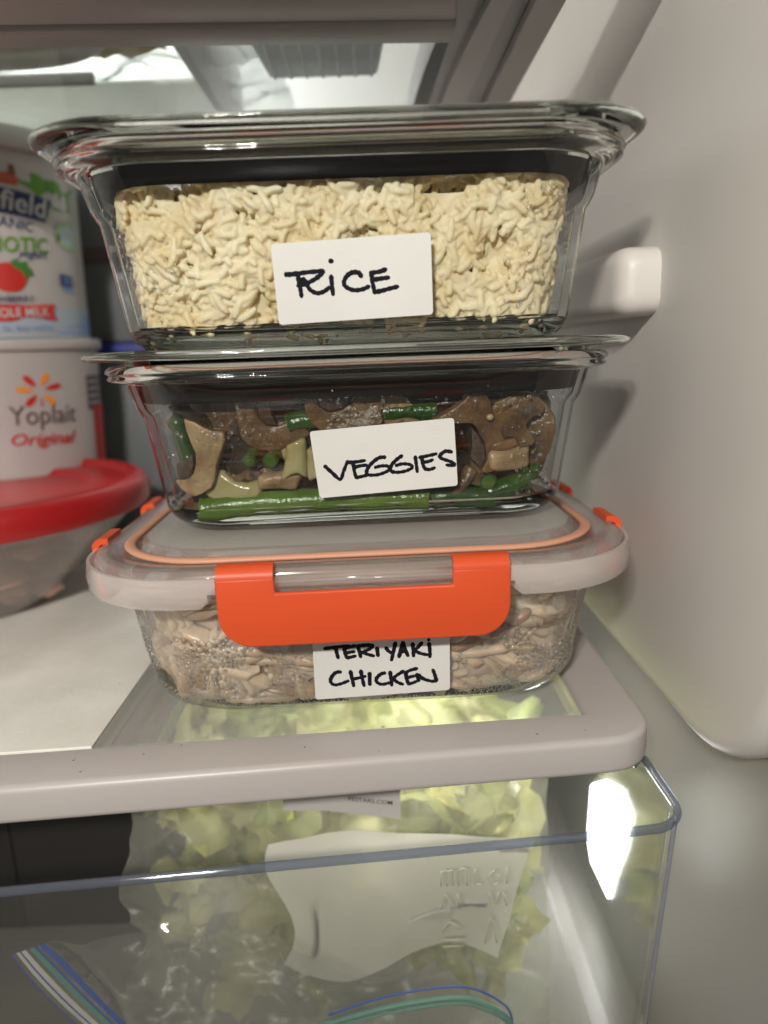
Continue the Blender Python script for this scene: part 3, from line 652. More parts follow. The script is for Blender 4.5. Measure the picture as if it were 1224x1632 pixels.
    bpy.context.view_layer.update(); me = bpy.data.meshes.new_from_object(src.evaluated_get(bpy.context.evaluated_depsgraph_get()))
    src.modifiers.clear(); old = src.data; src.data = me; bpy.data.meshes.remove(old); print('RICE', len(me.polygons))
    me.materials.clear(); me.materials.append(M['rice'])
    src.location = rc.location; tag(src, 'cooked white rice filling the topmost glass container', 'rice')
rice()

# ---------------- vegetables
vg = thing('veggie_container', 'middle glass container of cooked vegetables, glass lid and handwritten label', 'food container', (-.0070, .340, .0722), 1.5)
dish(vg, P_OUT, P_IN, RX, RY, RR, ((.008, .0601),))
gasket(glass_lid(vg, .1085, .0815, .034, .0690), RX, RY, RR, .0525, .0625)
label_part(vg, 'veg', ((.008, -.0755+.0165-.0003), (.046, -.0755+.0115-.0003)))
drops(vg, 'condensation', 260, RX, RY, RR, [(0, .0225), (.0075, .0225), (.009, .0203), (.046, .0153), (.0475, .0145), (.0490, .0134), (.050, .0128), (.060, .0102)], (.030, .056), (.0002, .0011), seed=8, clump=.45, sides=1.0)
drops(vg, 'condensation', 420, RX, RY, RR, [(0, .0225), (.0075, .0225), (.009, .0203), (.046, .0153), (.0495, .0133), (.06, .0105)], (.010, .056), (.0002, .0008), seed=12, clump=.3, sides=3.5, skip=lambda x, z: x < .062)
VR = Matrix.Rotation(math.radians(1.5), 4, 'Z'); VO = Vector((-.0070, .340, .0722))
def vy(z): return -.0755+interp(TAB_IN, z)         # inner face of the front wall
def vplace(o, x, z, depth, rot=(0, 0, 0)):
    o.matrix_world = Matrix.Translation(VO) @ VR @ Matrix.Translation((x, vy(max(.009, z))+depth, z)) @ Matrix.Rotation(rot[2], 4, 'Z') @ Matrix.Rotation(rot[0], 4, 'X') @ Matrix.Rotation(rot[1], 4, 'Y')
def wob(mb, amp, sc, seed):
    for i, v in enumerate(mb.v):
        p = Vector(v); q = p*sc+Vector((seed*3.7, 0, seed)); mb.v[i] = tuple(p+Vector((noise.noise(q), noise.noise(q+Vector((9, 3, 1))), noise.noise(q+Vector((2, 8, 5)))))*amp)
def refine(mb, lim):
    b_ = bmesh.new(); me = bpy.data.meshes.new('t'); me.from_pydata(mb.v, [], mb.f); b_.from_mesh(me); bmesh.ops.triangulate(b_, faces=b_.faces)
    for _ in range(2): bmesh.ops.subdivide_edges(b_, edges=[e for e in b_.edges if e.calc_length() > lim], cuts=1, use_grid_fill=True); bmesh.ops.triangulate(b_, faces=b_.faces)
    b_.verts.index_update(); m2 = MB(); m2.add([v.co[:] for v in b_.verts], [[v.index for v in f.verts] for f in b_.faces]); b_.free(); bpy.data.meshes.remove(me); return m2
def prism_mb(o, th):
    mb = MB(); prism(mb, o, -th/2, th/2, th*.25, axis='y', seg=2); return mb
def mushroom(label, x, z, d, size, rot, th=.0045, pale=False, seed=1, stem=1.0, form=0):
    o = [(-1, 0), (-.97, .22), (-.86, .45), (-.66, .66), (-.4, .80), (0, .86), (.4, .80), (.66, .66), (.86, .45), (.97, .22), (1, 0), (.98, -.14), (.86, -.25), (.70, -.26), (.52, -.24), (.36, -.30),
         (.25, -.42*stem), (.27, -.78*stem), (.20, -.92*stem), (0, -.96*stem), (-.20, -.92*stem), (-.27, -.78*stem), (-.25, -.42*stem), (-.36, -.30), (-.52, -.24), (-.70, -.26), (-.86, -.25), (-.98, -.14)]
    g = [(-.82, -.14), (-.66, .10), (-.42, .16), (-.30, .02), (-.34, -.22), (-.60, -.19)]
    if form:
        o = [((a-310)/45, (730-b)/45) for a, b in ((283, 662), (300, 666), (328, 682), (347, 690), (351, 715), (343, 746), (324, 774), (297, 790), (275, 785), (266, 771), (284, 766), (301, 753), (310, 733), (307, 716), (295, 702), (284, 686))]
        g = [((a-310)/45, (730-b)/45) for a, b in ((272, 766), (286, 762), (301, 750), (308, 733), (303, 717), (291, 731), (277, 742))]
    root = thing('mushroom_slice', label, 'mushroom', group='mushroom slices in the vegetables')
    rj = random.Random(seed*13); lean = rj.uniform(-.15, .15); o = [(a*(1+rj.uniform(-.05, .05))+lean*(b*.5)+.12*math.sin(b*3+seed), b*(1+rj.uniform(-.08, .08))+.10*math.sin(a*2.5+seed)) for a, b in o]
    o = [(p.x, p.y) for p in crom([(a, b, 0) for a, b in o+[o[0]]], 2)[:-1]]
    mb = refine(prism_mb([(a*size, b*size) for a, b in o], th), size*.28)
    for i, v in enumerate(mb.v): mb.v[i] = (v[0], v[1]+.22*size*((v[0]/size)**2-.4)*(1 if seed % 2 else -1)*.8, v[2])
    mi = []
    for f in mb.f:
        c = sum((Vector(mb.v[i]) for i in f), Vector())/len(f)
        mi.append(1 if abs(c.y-.22*size*((c.x/size)**2-.4)*(1 if seed % 2 else -1)*.8) < th*.36 and (form or c.z > -.2*size) else 0)
    mb.m = mi; wob(mb, size*.09, .8/size, seed); wob(mb, size*.03, 4/size, seed+3); mb.build('slice', [M['mush_pale' if pale else 'mush'], M['mush_skin']], root, angle=60)
    mb = MB()
    for sx in ((1,) if form else (-1, 1)): prism(mb, [(a*sx*size, b*size) for a, b in g][::sx], -th/2-.0003, th/2+.0003, .0003, axis='y')
    for i, v in enumerate(mb.v): mb.v[i] = (v[0]+lean*v[2]*.5+.12*size*math.sin(v[2]/size*3+seed), v[1]+.22*size*((v[0]/size)**2-.4)*(1 if seed % 2 else -1)*.8, v[2]+.10*size*math.sin(v[0]/size*2.5+seed))
    wob(mb, size*.09, .8/size, seed); wob(mb, size*.03, 4/size, seed+3); mb.build('gills', M['gill'], root)
    vplace(root, x, z, d, rot)
def chunk(name, label, cat, m, x, z, d, dims, rot, seed, group=None, bev=.35, amp=.22):
    mb = MB(); a, b, c = dims; bm_ = min(dims)*bev; box(mb, -a/2, a/2, -b/2, b/2, -c/2, c/2, bm_, seg=3)
    b_ = bmesh.new(); me = bpy.data.meshes.new('t'); me.from_pydata(mb.v, [], mb.f); b_.from_mesh(me); bmesh.ops.triangulate(b_, faces=b_.faces)
    bmesh.ops.subdivide_edges(b_, edges=[e for e in b_.edges if e.calc_length() > min(dims)*.35], cuts=2, use_grid_fill=True)
    b_.verts.index_update(); mb2 = MB(); mb2.add([v.co[:] for v in b_.verts], [[v.index for v in f.verts] for f in b_.faces]); b_.free(); bpy.data.meshes.remove(me)
    bend = .9/max(dims) if name == 'onion_piece' else 0
    for i, v in enumerate(mb2.v): mb2.v[i] = (v[0]*(1-.25*v[2]/c), v[1]+bend*(v[0]**2-.1*a*a), v[2]+.18*c*math.sin(v[0]/a*4+seed)) if name == 'onion_piece' else v
    wob(mb2, max(dims)*amp*.7, 1.3/max(dims), seed); wob(mb2, min(dims)*.12, 4/max(dims), seed+5)
    o = mb2.build(name, M[m]); tag(o, label, cat, group); vplace(o, x, z, d, rot); return o
def bean(label, pts, rad, m, seed=0, cut=True):
    root = thing('green_bean', label, 'green bean', group='green beans in the vegetables')
    c = [p+Vector((0, noise.noise((p.x*90, seed, 1))*.0010, noise.noise((p.x*70, seed, 5))*.0012)) for p in crom(pts, 8)]; n = len(c); mb = MB()
    R = [rad*(1+.22*noise.noise((i*.45+seed, seed, 0)))*(1 if cut else (.35+.65*min(1, min(i, n-1-i)/3))) for i in range(n)]
    tube(mb, c, R, 12, sx=1, sy=.82); mb.build('pod', M[m], root, angle=60)
    if cut:
        for e, s in ((0, 1), (n-1, -1)):
            t = (c[e]-c[e+s]).normalized(); mb = MB(); tube(mb, [c[e]-t*.0002, c[e]+t*.0004], R[e]*.72, 10); mb.build('cut_end', M['bean_in'], root, angle=30)
    root.matrix_world = Matrix.Translation(VO) @ VR
    return root
Yv = lambda z, d: vy(z)+d
mushroom('large pale mushroom slice with curled cap at the container end', -.0655, .0305, .0052, .0112, (.05, .06, -.2), .005, True, 11, 1.3, 1)
mushroom('flat brown mushroom slice leaning behind the cut bean ends', -.0385, .0440, .0075, .0120, (.2, 2.2, .1), .005, False, 2, 1, 1)
mushroom('dark mushroom slice high up beneath the lid seal', -.0560, .0470, .0110, .0140, (.1, .4, .1), .005, False, 3)
mushroom('tan mushroom slice above the label, cap edge showing', -.0060, .0480, .0060, .0120, (.1, 1.2, 0), .005, False, 4, 1, 1)
mushroom('small tan mushroom slice behind the label top corner', .0120, .0440, .0080, .0120, (.1, .5, 0), .005, True, 5)
mushroom('brown mushroom slice just past the label edge', .0465, .0375, .0050, .0120, (.1, -.9, .1), .006, False, 6, 1, 1)
mushroom('wide brown mushroom slice below the yellow speck', .0620, .0400, .0065, .0125, (.15, -.6, -.15), .006, False, 7)
mushroom('dark mushroom slice behind the curved bean', .0700, .0350, .0110, .0130, (.1, 1.2, -.3), .006, False, 9)
mushroom('shadowed mushroom slice behind the onion chunk', -.0480, .0280, .0120, .0150, (.1, .9, 0), .006, False, 10)
chunk('mushroom_piece', 'thick mushroom piece with pale cut face beside the label', 'mushroom', 'mush_pale', .0600, .0255, .0055, (.018, .007, .0090), (.1, -.18, .12), 3)
chunk('mushroom_piece', 'brown skinned strip lying over the pale cut mushroom piece', 'mushroom', 'mush_skin', .0610, .0312, .0062, (.019, .006, .0035), (.1, -.18, .12), 6)
chunk('mushroom_stub', 'slanted mushroom stem stub under the label corner', 'mushroom', 'mush', .0415, .0165, .0050, (.006, .006, .013), (.1, .6, 0), 4)
chunk('mushroom_stub', 'short mushroom stem resting against the round bean end', 'mushroom', 'mush', .0480, .0205, .0075, (.007, .006, .014), (.1, .25, 0), 14)
chunk('onion_piece', 'large translucent onion chunk by the pale mushroom slice', 'onion', 'onion', -.0525, .0170, .0055, (.0215, .0065, .0130), (.1, .28, -.1), 5, 'cooked onion pieces')
chunk('onion_piece', 'square yellow onion piece just before the label', 'onion', 'onion', -.0275, .0275, .0045, (.0095, .0050, .0150), (.0, .22, 0), 7, 'cooked onion pieces')
chunk('onion_piece', 'rounded yellow onion end tucked under the label edge', 'onion', 'onion', -.0195, .0245, .0048, (.008, .006, .0120), (0, -.1, 0), 8, 'cooked onion pieces')
chunk('mushroom_piece', 'pinkish tan mushroom chunk lying on the long bean', 'mushroom', 'mush_pale', -.0345, .0195, .0060, (.0170, .007, .0080), (.1, .05, 0), 9)
chunk('onion_piece', 'grey translucent onion behind the two cut beans', 'onion', 'onion', -.0325, .0345, .0110, (.013, .006, .012), (.1, .3, 0), 10, 'cooked onion pieces')
bean('long light green bean lying along the bottom under the label', [(-.068, Yv(.0105, .005), .0095), (-.04, Yv(.011, .0045), .0110), (0, Yv(.011, .0045), .0108), (.0265, Yv(.0105, .0045), .0102)], .0047, 'pepper', 1)
bean('darker green bean continuing the bottom row toward the corner', [(.0280, Yv(.0105, .0050), .0092), (.045, Yv(.0105, .0050), .0098), (.0570, Yv(.011, .0065), .0102), (.066, Yv(.012, .012), .0110)], .0040, 'bean', 2)
bean('curved green bean rising up the corner of the dish', [(.0480, Yv(.010, .0060), .0105), (.0600, Yv(.012, .0055), .0130), (.0700, Yv(.017, .0090), .0180), (.0745, Yv(.024, .0160), .0255)], .0042, 'bean', 3, False)
bean('round cut bean end facing out beneath the pale mushroom piece', [(.0510, Yv(.0150, .0022), .0150), (.0518, Yv(.015, .012), .0165)], .0039, 'bean', 4)
bean('cut bean end pointing out, first of the pair', [(-.0460, Yv(.0295, .0030), .0290), (-.0425, Yv(.03, .016), .0365)], .0036, 'bean', 5)
bean('cut bean end pointing out beside its darker twin', [(-.0375, Yv(.0285, .0035), .0278), (-.0330, Yv(.03, .018), .0330)], .0038, 'bean', 6)
bean('dark green bean high up behind the label', [(-.030, Yv(.044, .0085), .0430), (.002, Yv(.046, .0090), .0460), (.030, Yv(.046, .0080), .0460)], .0044, 'bean', 7)
bean('dark green bean standing in the corner by the condensation', [(.0740, Yv(.044, .014), .0500), (.0760, Yv(.04, .017), .0400), (.0740, Yv(.03, .018), .0300)], .0046, 'bean', 8, False)
bean('dim green bean standing behind the pale mushroom slice', [(-.0760, Yv(.04, .018), .0480), (-.0735, Yv(.03, .017), .0350), (-.0700, Yv(.02, .015), .0200)], .0050, 'bean', 9, False)
# the rest of the mix behind, and the sauce
def lump(name, m, x0, hz, top, extra, seed, amp):
    mb = MB(); loops = []
    for k in range(14):
        z = .0078+(top-.0078)*k/13; hx, hy, r = in_rrect(TAB_IN, z, extra); P, T = rrect(hx, hy, r, 5, 18); L = []
        for x, y in P:
            h = noise.noise((x*95+seed, y*95, z*95))*amp+noise.noise((x*240, y*240, z*240+seed))*amp*.35; s = 1+h/.07; L.append((x*s, y*s, z+(noise.noise((x*90, y*90, seed))*.002 if k == 13 else 0)))
        loops.append(L)
    loft(mb, loops, True, True); return mb.build(name, M[m], kind='stuff')
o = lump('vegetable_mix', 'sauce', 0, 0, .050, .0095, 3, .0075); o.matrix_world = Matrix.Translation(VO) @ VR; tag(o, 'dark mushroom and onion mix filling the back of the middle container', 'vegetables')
mb = MB(); loops = [[(x, y, zz) for x, y in rrect(*in_rrect(TAB_IN, zz, .0004), 8)[0]] for zz in (.0069, .0078, .0084)]
loft(mb, loops, True, True); o = mb.build('brown_sauce', M['broth'], kind='stuff'); o.matrix_world = Matrix.Translation(VO) @ VR; tag(o, 'thin brown sauce pooled on the floor of the middle container', 'sauce')
mb = MB(); loft(mb, [[(.0016*s*math.cos(a*math.pi/6), h, .0014*s*math.sin(a*math.pi/6)) for a in range(12)] for s, h in ((.4, -.0009), (.9, -.0004), (1, .0004), (.5, .001))], True, True)
o = mb.build('onion_speck', M['onion']); tag(o, 'tiny yellow onion speck stuck inside the glass above the mushrooms', 'onion'); vplace(o, .0510, .0425, .0012)

# ---------------- chicken
ck = thing('chicken_container', 'lowest glass container with clear snap lid, orange clips and shredded chicken', 'food container', (-.0095, .331, 0), 1.5)
CX, CY, CR = .0978, .077, .038
dish(ck, C_OUT, C_IN, CX, CY, CR, ((0, .050),), wall='fog_wall')
label_part(ck, 'chk', ((.010, -.077+.0065-.0003), (.050, -.077+.0005-.0003)))
TAB_C = [(.0045, .018), (.0060, .0130), (.0105, .0104), (.050, .0042), (.057, .0032)]
def beads(root, name, tries, zr, size, seed, keep, skip):
    """round beads of water packed side by side on the dish wall, none overlapping"""
    rg = random.Random(seed); V = []; F = []; cell = {}; nl = 8; rings = ((0, 1), (.30, .93), (.56, .74), (.74, .42)); g = .0032
    for q in range(tries):
        z = rg.uniform(*zr); i = interp(C_OUT[:6], z); x_, y_, r_ = CX-i, CY-i, CR-.42*i
        fl = 2*(x_-r_); arc = r_*math.pi/2; sd = (y_-r_)*.8; s = rg.uniform(0, fl+2*(arc+sd)); sg = 1
        if s < fl: u = -x_+r_+s; p = (u, -y_); nr = (0, -1)
        else:
            s -= fl
            if s > arc+sd: s -= arc+sd; sg = -1
            u = sg*(x_-r_+s)
            if s < arc: a = -math.pi/2+s/r_; p = (sg*(x_-r_+r_*math.cos(a)), -y_+r_+r_*math.sin(a)); nr = (sg*math.cos(a), math.sin(a))
            else: p = (sg*x_, -y_+r_+(s-arc)); nr = (sg, 0)
        if not keep(u, z, rg) or skip(u, z): continue
        r = size(z, rg)*max(.6, 1+.35*noise.noise((u*55, z*55, seed))); key = (int(u//g), int(z//g))
        if any((u-uu)**2+(z-zz)**2 < (r+rr)**2*1.02 for dx in (-1, 0, 1) for dz in (-1, 0, 1) for uu, zz, rr in cell.get((key[0]+dx, key[1]+dz), ())): continue
        cell.setdefault(key, []).append((u, z, r))
        n3 = Vector((nr[0], nr[1], -.12)).normalized(); t3 = Vector((-nr[1], nr[0], 0)); b3 = n3.cross(t3); c = Vector((p[0], p[1], z))-n3*.00004; o = len(V)
        for h, rad in rings:
            for k in range(nl): th = 2*math.pi*k/nl; V.append(c+n3*(r*h)+t3*(r*rad*math.cos(th))+b3*(r*rad*math.sin(th)))
        V.append(c+n3*(r*.80)); m = len(rings)
        for k in range(nl):
            l = (k+1) % nl
            for e in range(m-1): F += [(o+e*nl+k, o+e*nl+l, o+(e+1)*nl+l), (o+e*nl+k, o+(e+1)*nl+l, o+(e+1)*nl+k)]
            F.append((o+(m-1)*nl+k, o+(m-1)*nl+l, o+m*nl))
    return nmesh(name, V, F, M['drop'], root, None, 'stuff')
def label_zone(u, z): return -.0225 < u < .0355 and .0055 < z < .037
beads(ck, 'condensation', 26000, (.0050, .036), lambda z, rg: (.00042+.00062*max(0, min(1, (z-.009)/.012)))*rg.uniform(.8, 1.15), 21, lambda u, z, rg: noise.noise((u*34, z*48, 4)) > -.07+.30*((z-.016)/.02)*(1 if z > .016 else 0)-(.6 if z < .012 else 0), label_zone)
beads(ck, 'condensation', 9000, (.020, .050), lambda z, rg: rg.uniform(.00038, .00066), 22, lambda u, z, rg: noise.noise((u*45, z*45, 9)) > (.16 if abs(u) < .075 else -.25), lambda u, z: label_zone(u, z))
# lid
lx, ly, lr = .109, .088, .045
ld = MB()
pr = [(.0580, .0015), (.0640, 0), (.0668, .0010), (.0680, .0032), (.0680, .0085), (.0668, .0095), (.0668, .0170), (.0700, .0185), (.0708, .0200)]
pi_ = [(.0694, .0205), (.0652, .0185), (.0652, .0090), (.0664, .0070), (.0664, .0035), (.0640, .0018), (.0580, .0032)]
n1 = len(pr)
loops = [[(x, y, z) for x, y in rrect(lx-i, ly-i, lr-.6*i, 10)[0]] for z, i in pr]
V, T = rrect(1, 1, .3, 10)
loft(ld, loops, False, True, fn=lambda k, i: 1 if i < 0 else 0)
loops = [[(x, y, z) for x, y in rrect(lx-i, ly-i, lr-.6*i, 10)[0]] for z, i in pi_]
loft(ld, loops[::-1], False, True, fn=lambda k, i: 1 if i < 0 else 0)
lid = ld.build('lid', [M['clear_plastic'], M['frost_plastic']], ck, angle=50)
mb = MB(); tube(mb, [(x, y, .0681) for x, y in rrect(lx-.0132, ly-.0132, lr-.006, 10)[0]]+[(lx-.0132, ly-.0132-lr+.006+.0400, .0681)], .0019, 8, up=(0, 0, 1), sx=.6, sy=1.2)
mb.build('seal_ring', M['gasket_orange'], lid)
def skirt(q, ext):
    """a corner of the skirt: arc plus straight runs, its lower ends rounded"""
    sx, sy = (1, -1), (1, 1)
    P = []; a0 = {0: 0, 1: 90, 2: 180, 3: 270}[q]; cx = (lx-lr)*(1 if q in (0, 3) else -1); cyy = (ly-lr)*(1 if q in (0, 1) else -1)
    for k in range(-ext[0], 15+ext[1]):
        a = math.radians(a0+90*min(max(k, 0), 14)/14); p = Vector((cx+lr*math.cos(a), cyy+lr*math.sin(a))); t = Vector((-math.sin(a), math.cos(a)))
        if k < 0: p += t*(k*.003)
        if k > 14: p += t*((k-14)*.003)
        P.append((p, Vector((math.cos(a), math.sin(a)))))
    n = len(P); lo = []
    for i, (p, nn) in enumerate(P):
        e = min(i, n-1-i); zb = .0542+(.0075*(1-min(1, e/2.2))**2)
        o = lambda d, z: ((p+nn*d).x, (p+nn*d).y, z)
        lo.append([o(.0022, zb+.0008), o(.0026, .0600), o(.0018, .0655), o(.0004, .0655), o(.0008, .0600), o(.0004, zb+.0008), o(.0013, zb)])
    mb = MB(); loft(mb, lo, True, True); mb.build('skirt', M['skirt_plastic'], lid, angle=50)
for q, e in ((0, (6, 3)), (1, (3, 6)), (2, (6, 4)), (3, (4, 6))): skirt(q, e)
def clip(cx, w, arm, place, labelled=True):
    """snap clip: broad plate with two arms folding over the lid edge"""
    h = w/2; o = []; zb, zt, zn = .0398, .0655, .0597; r = .012
    for k in range(9): a = math.radians(180+90*k/8); o.append((-h+r+r*math.cos(a), zb+r+r*math.sin(a)))
    for k in range(9): a = math.radians(270+90*k/8); o.append((h-r+r*math.cos(a), zb+r+r*math.sin(a)))
    o += [(h, zt), (h-arm, zt), (h-arm, zn), (-h+arm, zn), (-h+arm, zt), (-h, zt)]
    mb = MB(); prism(mb, o, -.0030, 0, .0008, axis='y', seg=3)
    for s in (-1, 1):   # arm tops bending back over the lid
        x0, x1 = sorted((s*h, s*(h-arm))); lo = []
        for k in range(9):
            a = math.radians(90*k/8); cy_, cz_, ro, ri = .0016, .0652, .0046, .0018
            lo.append([(x0+.0003, cy_-ro*math.cos(a), cz_+ro*math.sin(a)*.95), (x1-.0003, cy_-ro*math.cos(a), cz_+ro*math.sin(a)*.95), (x1-.0003, cy_-ri*math.cos(a), cz_+ri*math.sin(a)), (x0+.0003, cy_-ri*math.cos(a), cz_+ri*math.sin(a))])
        lo.append([(x0+.0003, .0040, .0652+.0044), (x1-.0003, .0040, .0652+.0044), (x1-.0003, .0040, .0670), (x0+.0003, .0040, .0670)])
        loft(mb, lo, True, True)
    c = mb.build('clip', M['orange'], ck, angle=40); c.matrix_local = place
    mb = MB(); tube(mb, [(-h+arm-.001, .0005, .0632), (h-arm+.001, .0005, .0632)], .0024, 10, up=(0, 0, 1)); mb.build('hinge_rod', M['clear_plastic'], lid).matrix_local = place
    for s in (-1, 1):
        mb = MB(); box(mb, *sorted((s*(h+.0004), s*(h+.0055))), .0002, .0040, .0600, .0662, .001); mb.build('hinge_post', M['clear_plastic'], lid).matrix_local = place
T_ = Matrix.Translation
clip(0, .105, .0208, T_((.0008, -ly-.0006, 0)))
clip(0, .088, .018, T_((lx+.0006, .004, 0)) @ Matrix.Rotation(math.pi/2, 4, 'Z'))
clip(0, .088, .018, T_((-lx-.0006, .004, 0)) @ Matrix.Rotation(-math.pi/2, 4, 'Z'))
clip(0, .105, .0208, T_((0, ly+.0006, 0)) @ Matrix.Rotation(math.pi, 4, 'Z'))
# shredded meat
def cin(z, e): i = interp(TAB_C, z)+e; return CX-i, CY-i, max(.01, CR-.42*i-.0035)
def shreds():
    rg = random.Random(4); VV = []; FF = []; TT = []; ns = 6
    for q in range(330):
        z = rg.uniform(.0065, .046); hx, hy, r = cin(z, 0); u = rg.random()
        if u < .72: x = rg.uniform(-hx+.004, hx-.004); y = -hy+(0 if abs(x) < hx-r else r-math.sqrt(max(0, r*r-(abs(x)-hx+r)**2)))+.0015+rg.random()**1.5*.009
        else: sgn = rg.choice((-1, 1)); y = rg.uniform(-hy+r*.7, hy*.4); x = sgn*(hx-.002-rg.random()**1.5*.009-(0 if y > -hy+r else r-math.sqrt(max(0, r*r-(y+hy-r)**2))))
        p = Vector((x, y, z)); a = noise.noise((x*40, z*40, 2))*4+rg.gauss(0, .5); d = Vector((math.cos(a), rg.gauss(0, .12), math.sin(a)*.8))
        n = rg.randint(12, 26); st = rg.uniform(.0015, .0026); rad = rg.uniform(.0008, .0024); path = []
        for k in range(n):
            path.append(p.copy()); d += Vector((rg.gauss(0, .13), rg.gauss(0, .05), rg.gauss(0, .13))); d.normalize(); p = p+d*st
            hx, hy, r = cin(min(max(p.z, .005), .05), .0016); p.z = min(max(p.z, .0060), .048)
            p.x = min(max(p.x, -hx), hx); lim = -hy+(0 if abs(p.x) < hx-r else r-math.sqrt(max(0, r*r-min(r, abs(p.x)-hx+r)**2))); p.y = max(p.y, lim+.0006)
        mb = MB(); tube(mb, path, [rad*(.35+.65*min(1, min(k, n-1-k)/2))*rg.uniform(.9, 1.1) for k in range(n)], ns, sx=2.0, sy=.65, caps=False)
        o = sum(len(v) for v in VV); VV.append(np.array(mb.v)); FF.append(np.array(mb.f)+o); k = rg.uniform(.88, 1.12); b = rg.random() < .10
        TT.append(np.tile([k*(.55 if b else 1), k*(.42 if b else .98), k*(.32 if b else .95)], (len(mb.v), 1)))
    o = nmesh('shredded_chicken', np.concatenate(VV), np.concatenate(FF), M['chicken'], None, np.concatenate(TT), 'stuff'); return o
o = shreds(); o.matrix_world = Matrix.Translation(ck.location) @ VR; tag(o, 'pale shredded chicken filling the lowest container', 'chicken')
mb = MB(); loops = []
for k in range(12):
    z = .0048+.041*k/11; hx, hy, r = cin(z, .0045); P, T = rrect(hx, hy, r, 5, 18); L = []
    for x, y in P: s = 1+noise.noise((x*80, y*80, z*80))*.0050/.07+noise.noise((x*200, y*200, z*200))*.002/.07; L.append((x*s, y*s, z))
    loops.append(L)
loft(mb, loops, True, True); mb.build('chicken_bulk', M['chicken_core'], o, kind='stuff')
def cplace(o, x, z, d, rot):
    hx, hy, r = cin(z, 0); o.matrix_world = Matrix.Translation(ck.location) @ VR @ Matrix.Translation((x, -hy+d, z)) @ Matrix.Rotation(rot[2], 4, 'Z') @ Matrix.Rotation(rot[0], 4, 'X') @ Matrix.Rotation(rot[1], 4, 'Y')
for lab, m, x, z, d, dims, rot, sd in (('pale chunk of chicken breast near the far end of the lowest container', 'chicken_core', .064, .030, .009, (.030, .010, .024), (0, .2, .3), 2), ('browned strip of chicken running down beside the pale chunk', 'chicken_crust', .054, .0195, .008, (.034, .008, .007), (0, .65, .1), 3),
    ('browned chicken piece at the bottom beneath the clip', 'chicken_crust', -.050, .0160, .0075, (.034, .008, .012), (0, -.1, 0), 5), ('flat pale chicken piece behind the handwritten label end', 'chicken_core', .038, .0140, .0075, (.030, .008, .009), (0, -.25, 0), 6), ('dark browned chicken edge high up under the lid skirt', 'chicken_crust', -.046, .0430, .007, (.010, .005, .007), (0, .2, 0), 7)):
    ob = chunk('chicken_chunk', lab, 'chicken', m, 0, .02, 0, dims, (0, 0, 0), sd, 'chunks among the shredded chicken'); cplace(ob, x, z, d, rot)

# ------------------------------------------------------------------ tubs and the red lidded bowl
TC = (-.262, .523)
def lathe(prof, n=120): return [[(r*math.cos(2*math.pi*k/n), r*math.sin(2*math.pi*k/n), z) for k in range(n)] for r, z in prof]
class Decal:
    """flat print wrapped round a tub: (angle in degrees from the front, height)"""
    def __init__(s, root, line): s.root = root; s.line = line; s.lay = 0
    def P(s, a, z, z0): r = s.line[0]+s.line[1]*(z-z0)+.00022+.00005*s.lay; a = math.radians(a); return (r*math.sin(a), -r*math.cos(a), z-z0)
    def quad(s, name, c, m, z0, nu=14, bow=0):
        s.lay += 1; (a0, z00), (a1, z10), (a2, z11), (a3, z01) = c; mb = MB(); lo = []
        for v in (0, .5, 1):
            lo.append([s.P((a0+(a1-a0)*i/nu)*(1-v)+(a3+(a2-a3)*i/nu)*v, (z00+(z10-z00)*i/nu)*(1-v)+(z01+(z11-z01)*i/nu)*v+bow*math.sin(math.pi*i/nu), z0) for i in range(nu+1)])
        loft(mb, lo, closed=False); return mb.build(name, M[m], s.root, smooth=False)
    def poly(s, name, pts, m, z0):
        s.lay += 1; mb = MB(); n = len(pts); ca = sum(p[0] for p in pts)/n; cz = sum(p[1] for p in pts)/n
        V = [s.P(ca, cz, z0)]
        for k in (.5, 1): V += [s.P(ca+(a-ca)*k, cz+(z-cz)*k, z0) for a, z in pts]
        F = []
        for i in range(n): j = (i+1) % n; F += [(0, 1+i, 1+j), (1+i, 1+n+i, 1+n+j, 1+j)]
        mb.add(V, F); return mb.build(name, M[m], s.root, smooth=False)
    def ell(s, name, ca, cz, ra, rz, m, z0, rot=0, n=20, wob=0):
        pts = []
        for k in range(n):
            t = 2*math.pi*k/n; x, y = ra*math.cos(t)*(1+wob*math.sin(3*t)), rz*math.sin(t); q = ra/rz
            pts.append((ca+x*math.cos(rot)-y*q*math.sin(rot), cz+x/q*math.sin(rot)+y*math.cos(rot)))
        return s.poly(name, pts, m, z0)
    def text(s, word, c, m, z0, bold=.01, shear=0, bow=0):
        s.lay += 1; V, F = text_pts(word, bold, shear); (a0, z00), (a1, z10), (a2, z11), (a3, z01) = c; mb = MB()
        mb.add([s.P((a0+(a1-a0)*u)*(1-v)+(a3+(a2-a3)*u)*v, (z00+(z10-z00)*u)*(1-v)+(z01+(z11-z01)*u)*v+bow*math.sin(math.pi*u), z0) for u, v in V], F)
        return mb.build('lettering', M[m], s.root, smooth=False)
mm = lambda L: [(a, z*.001) for a, z in L]
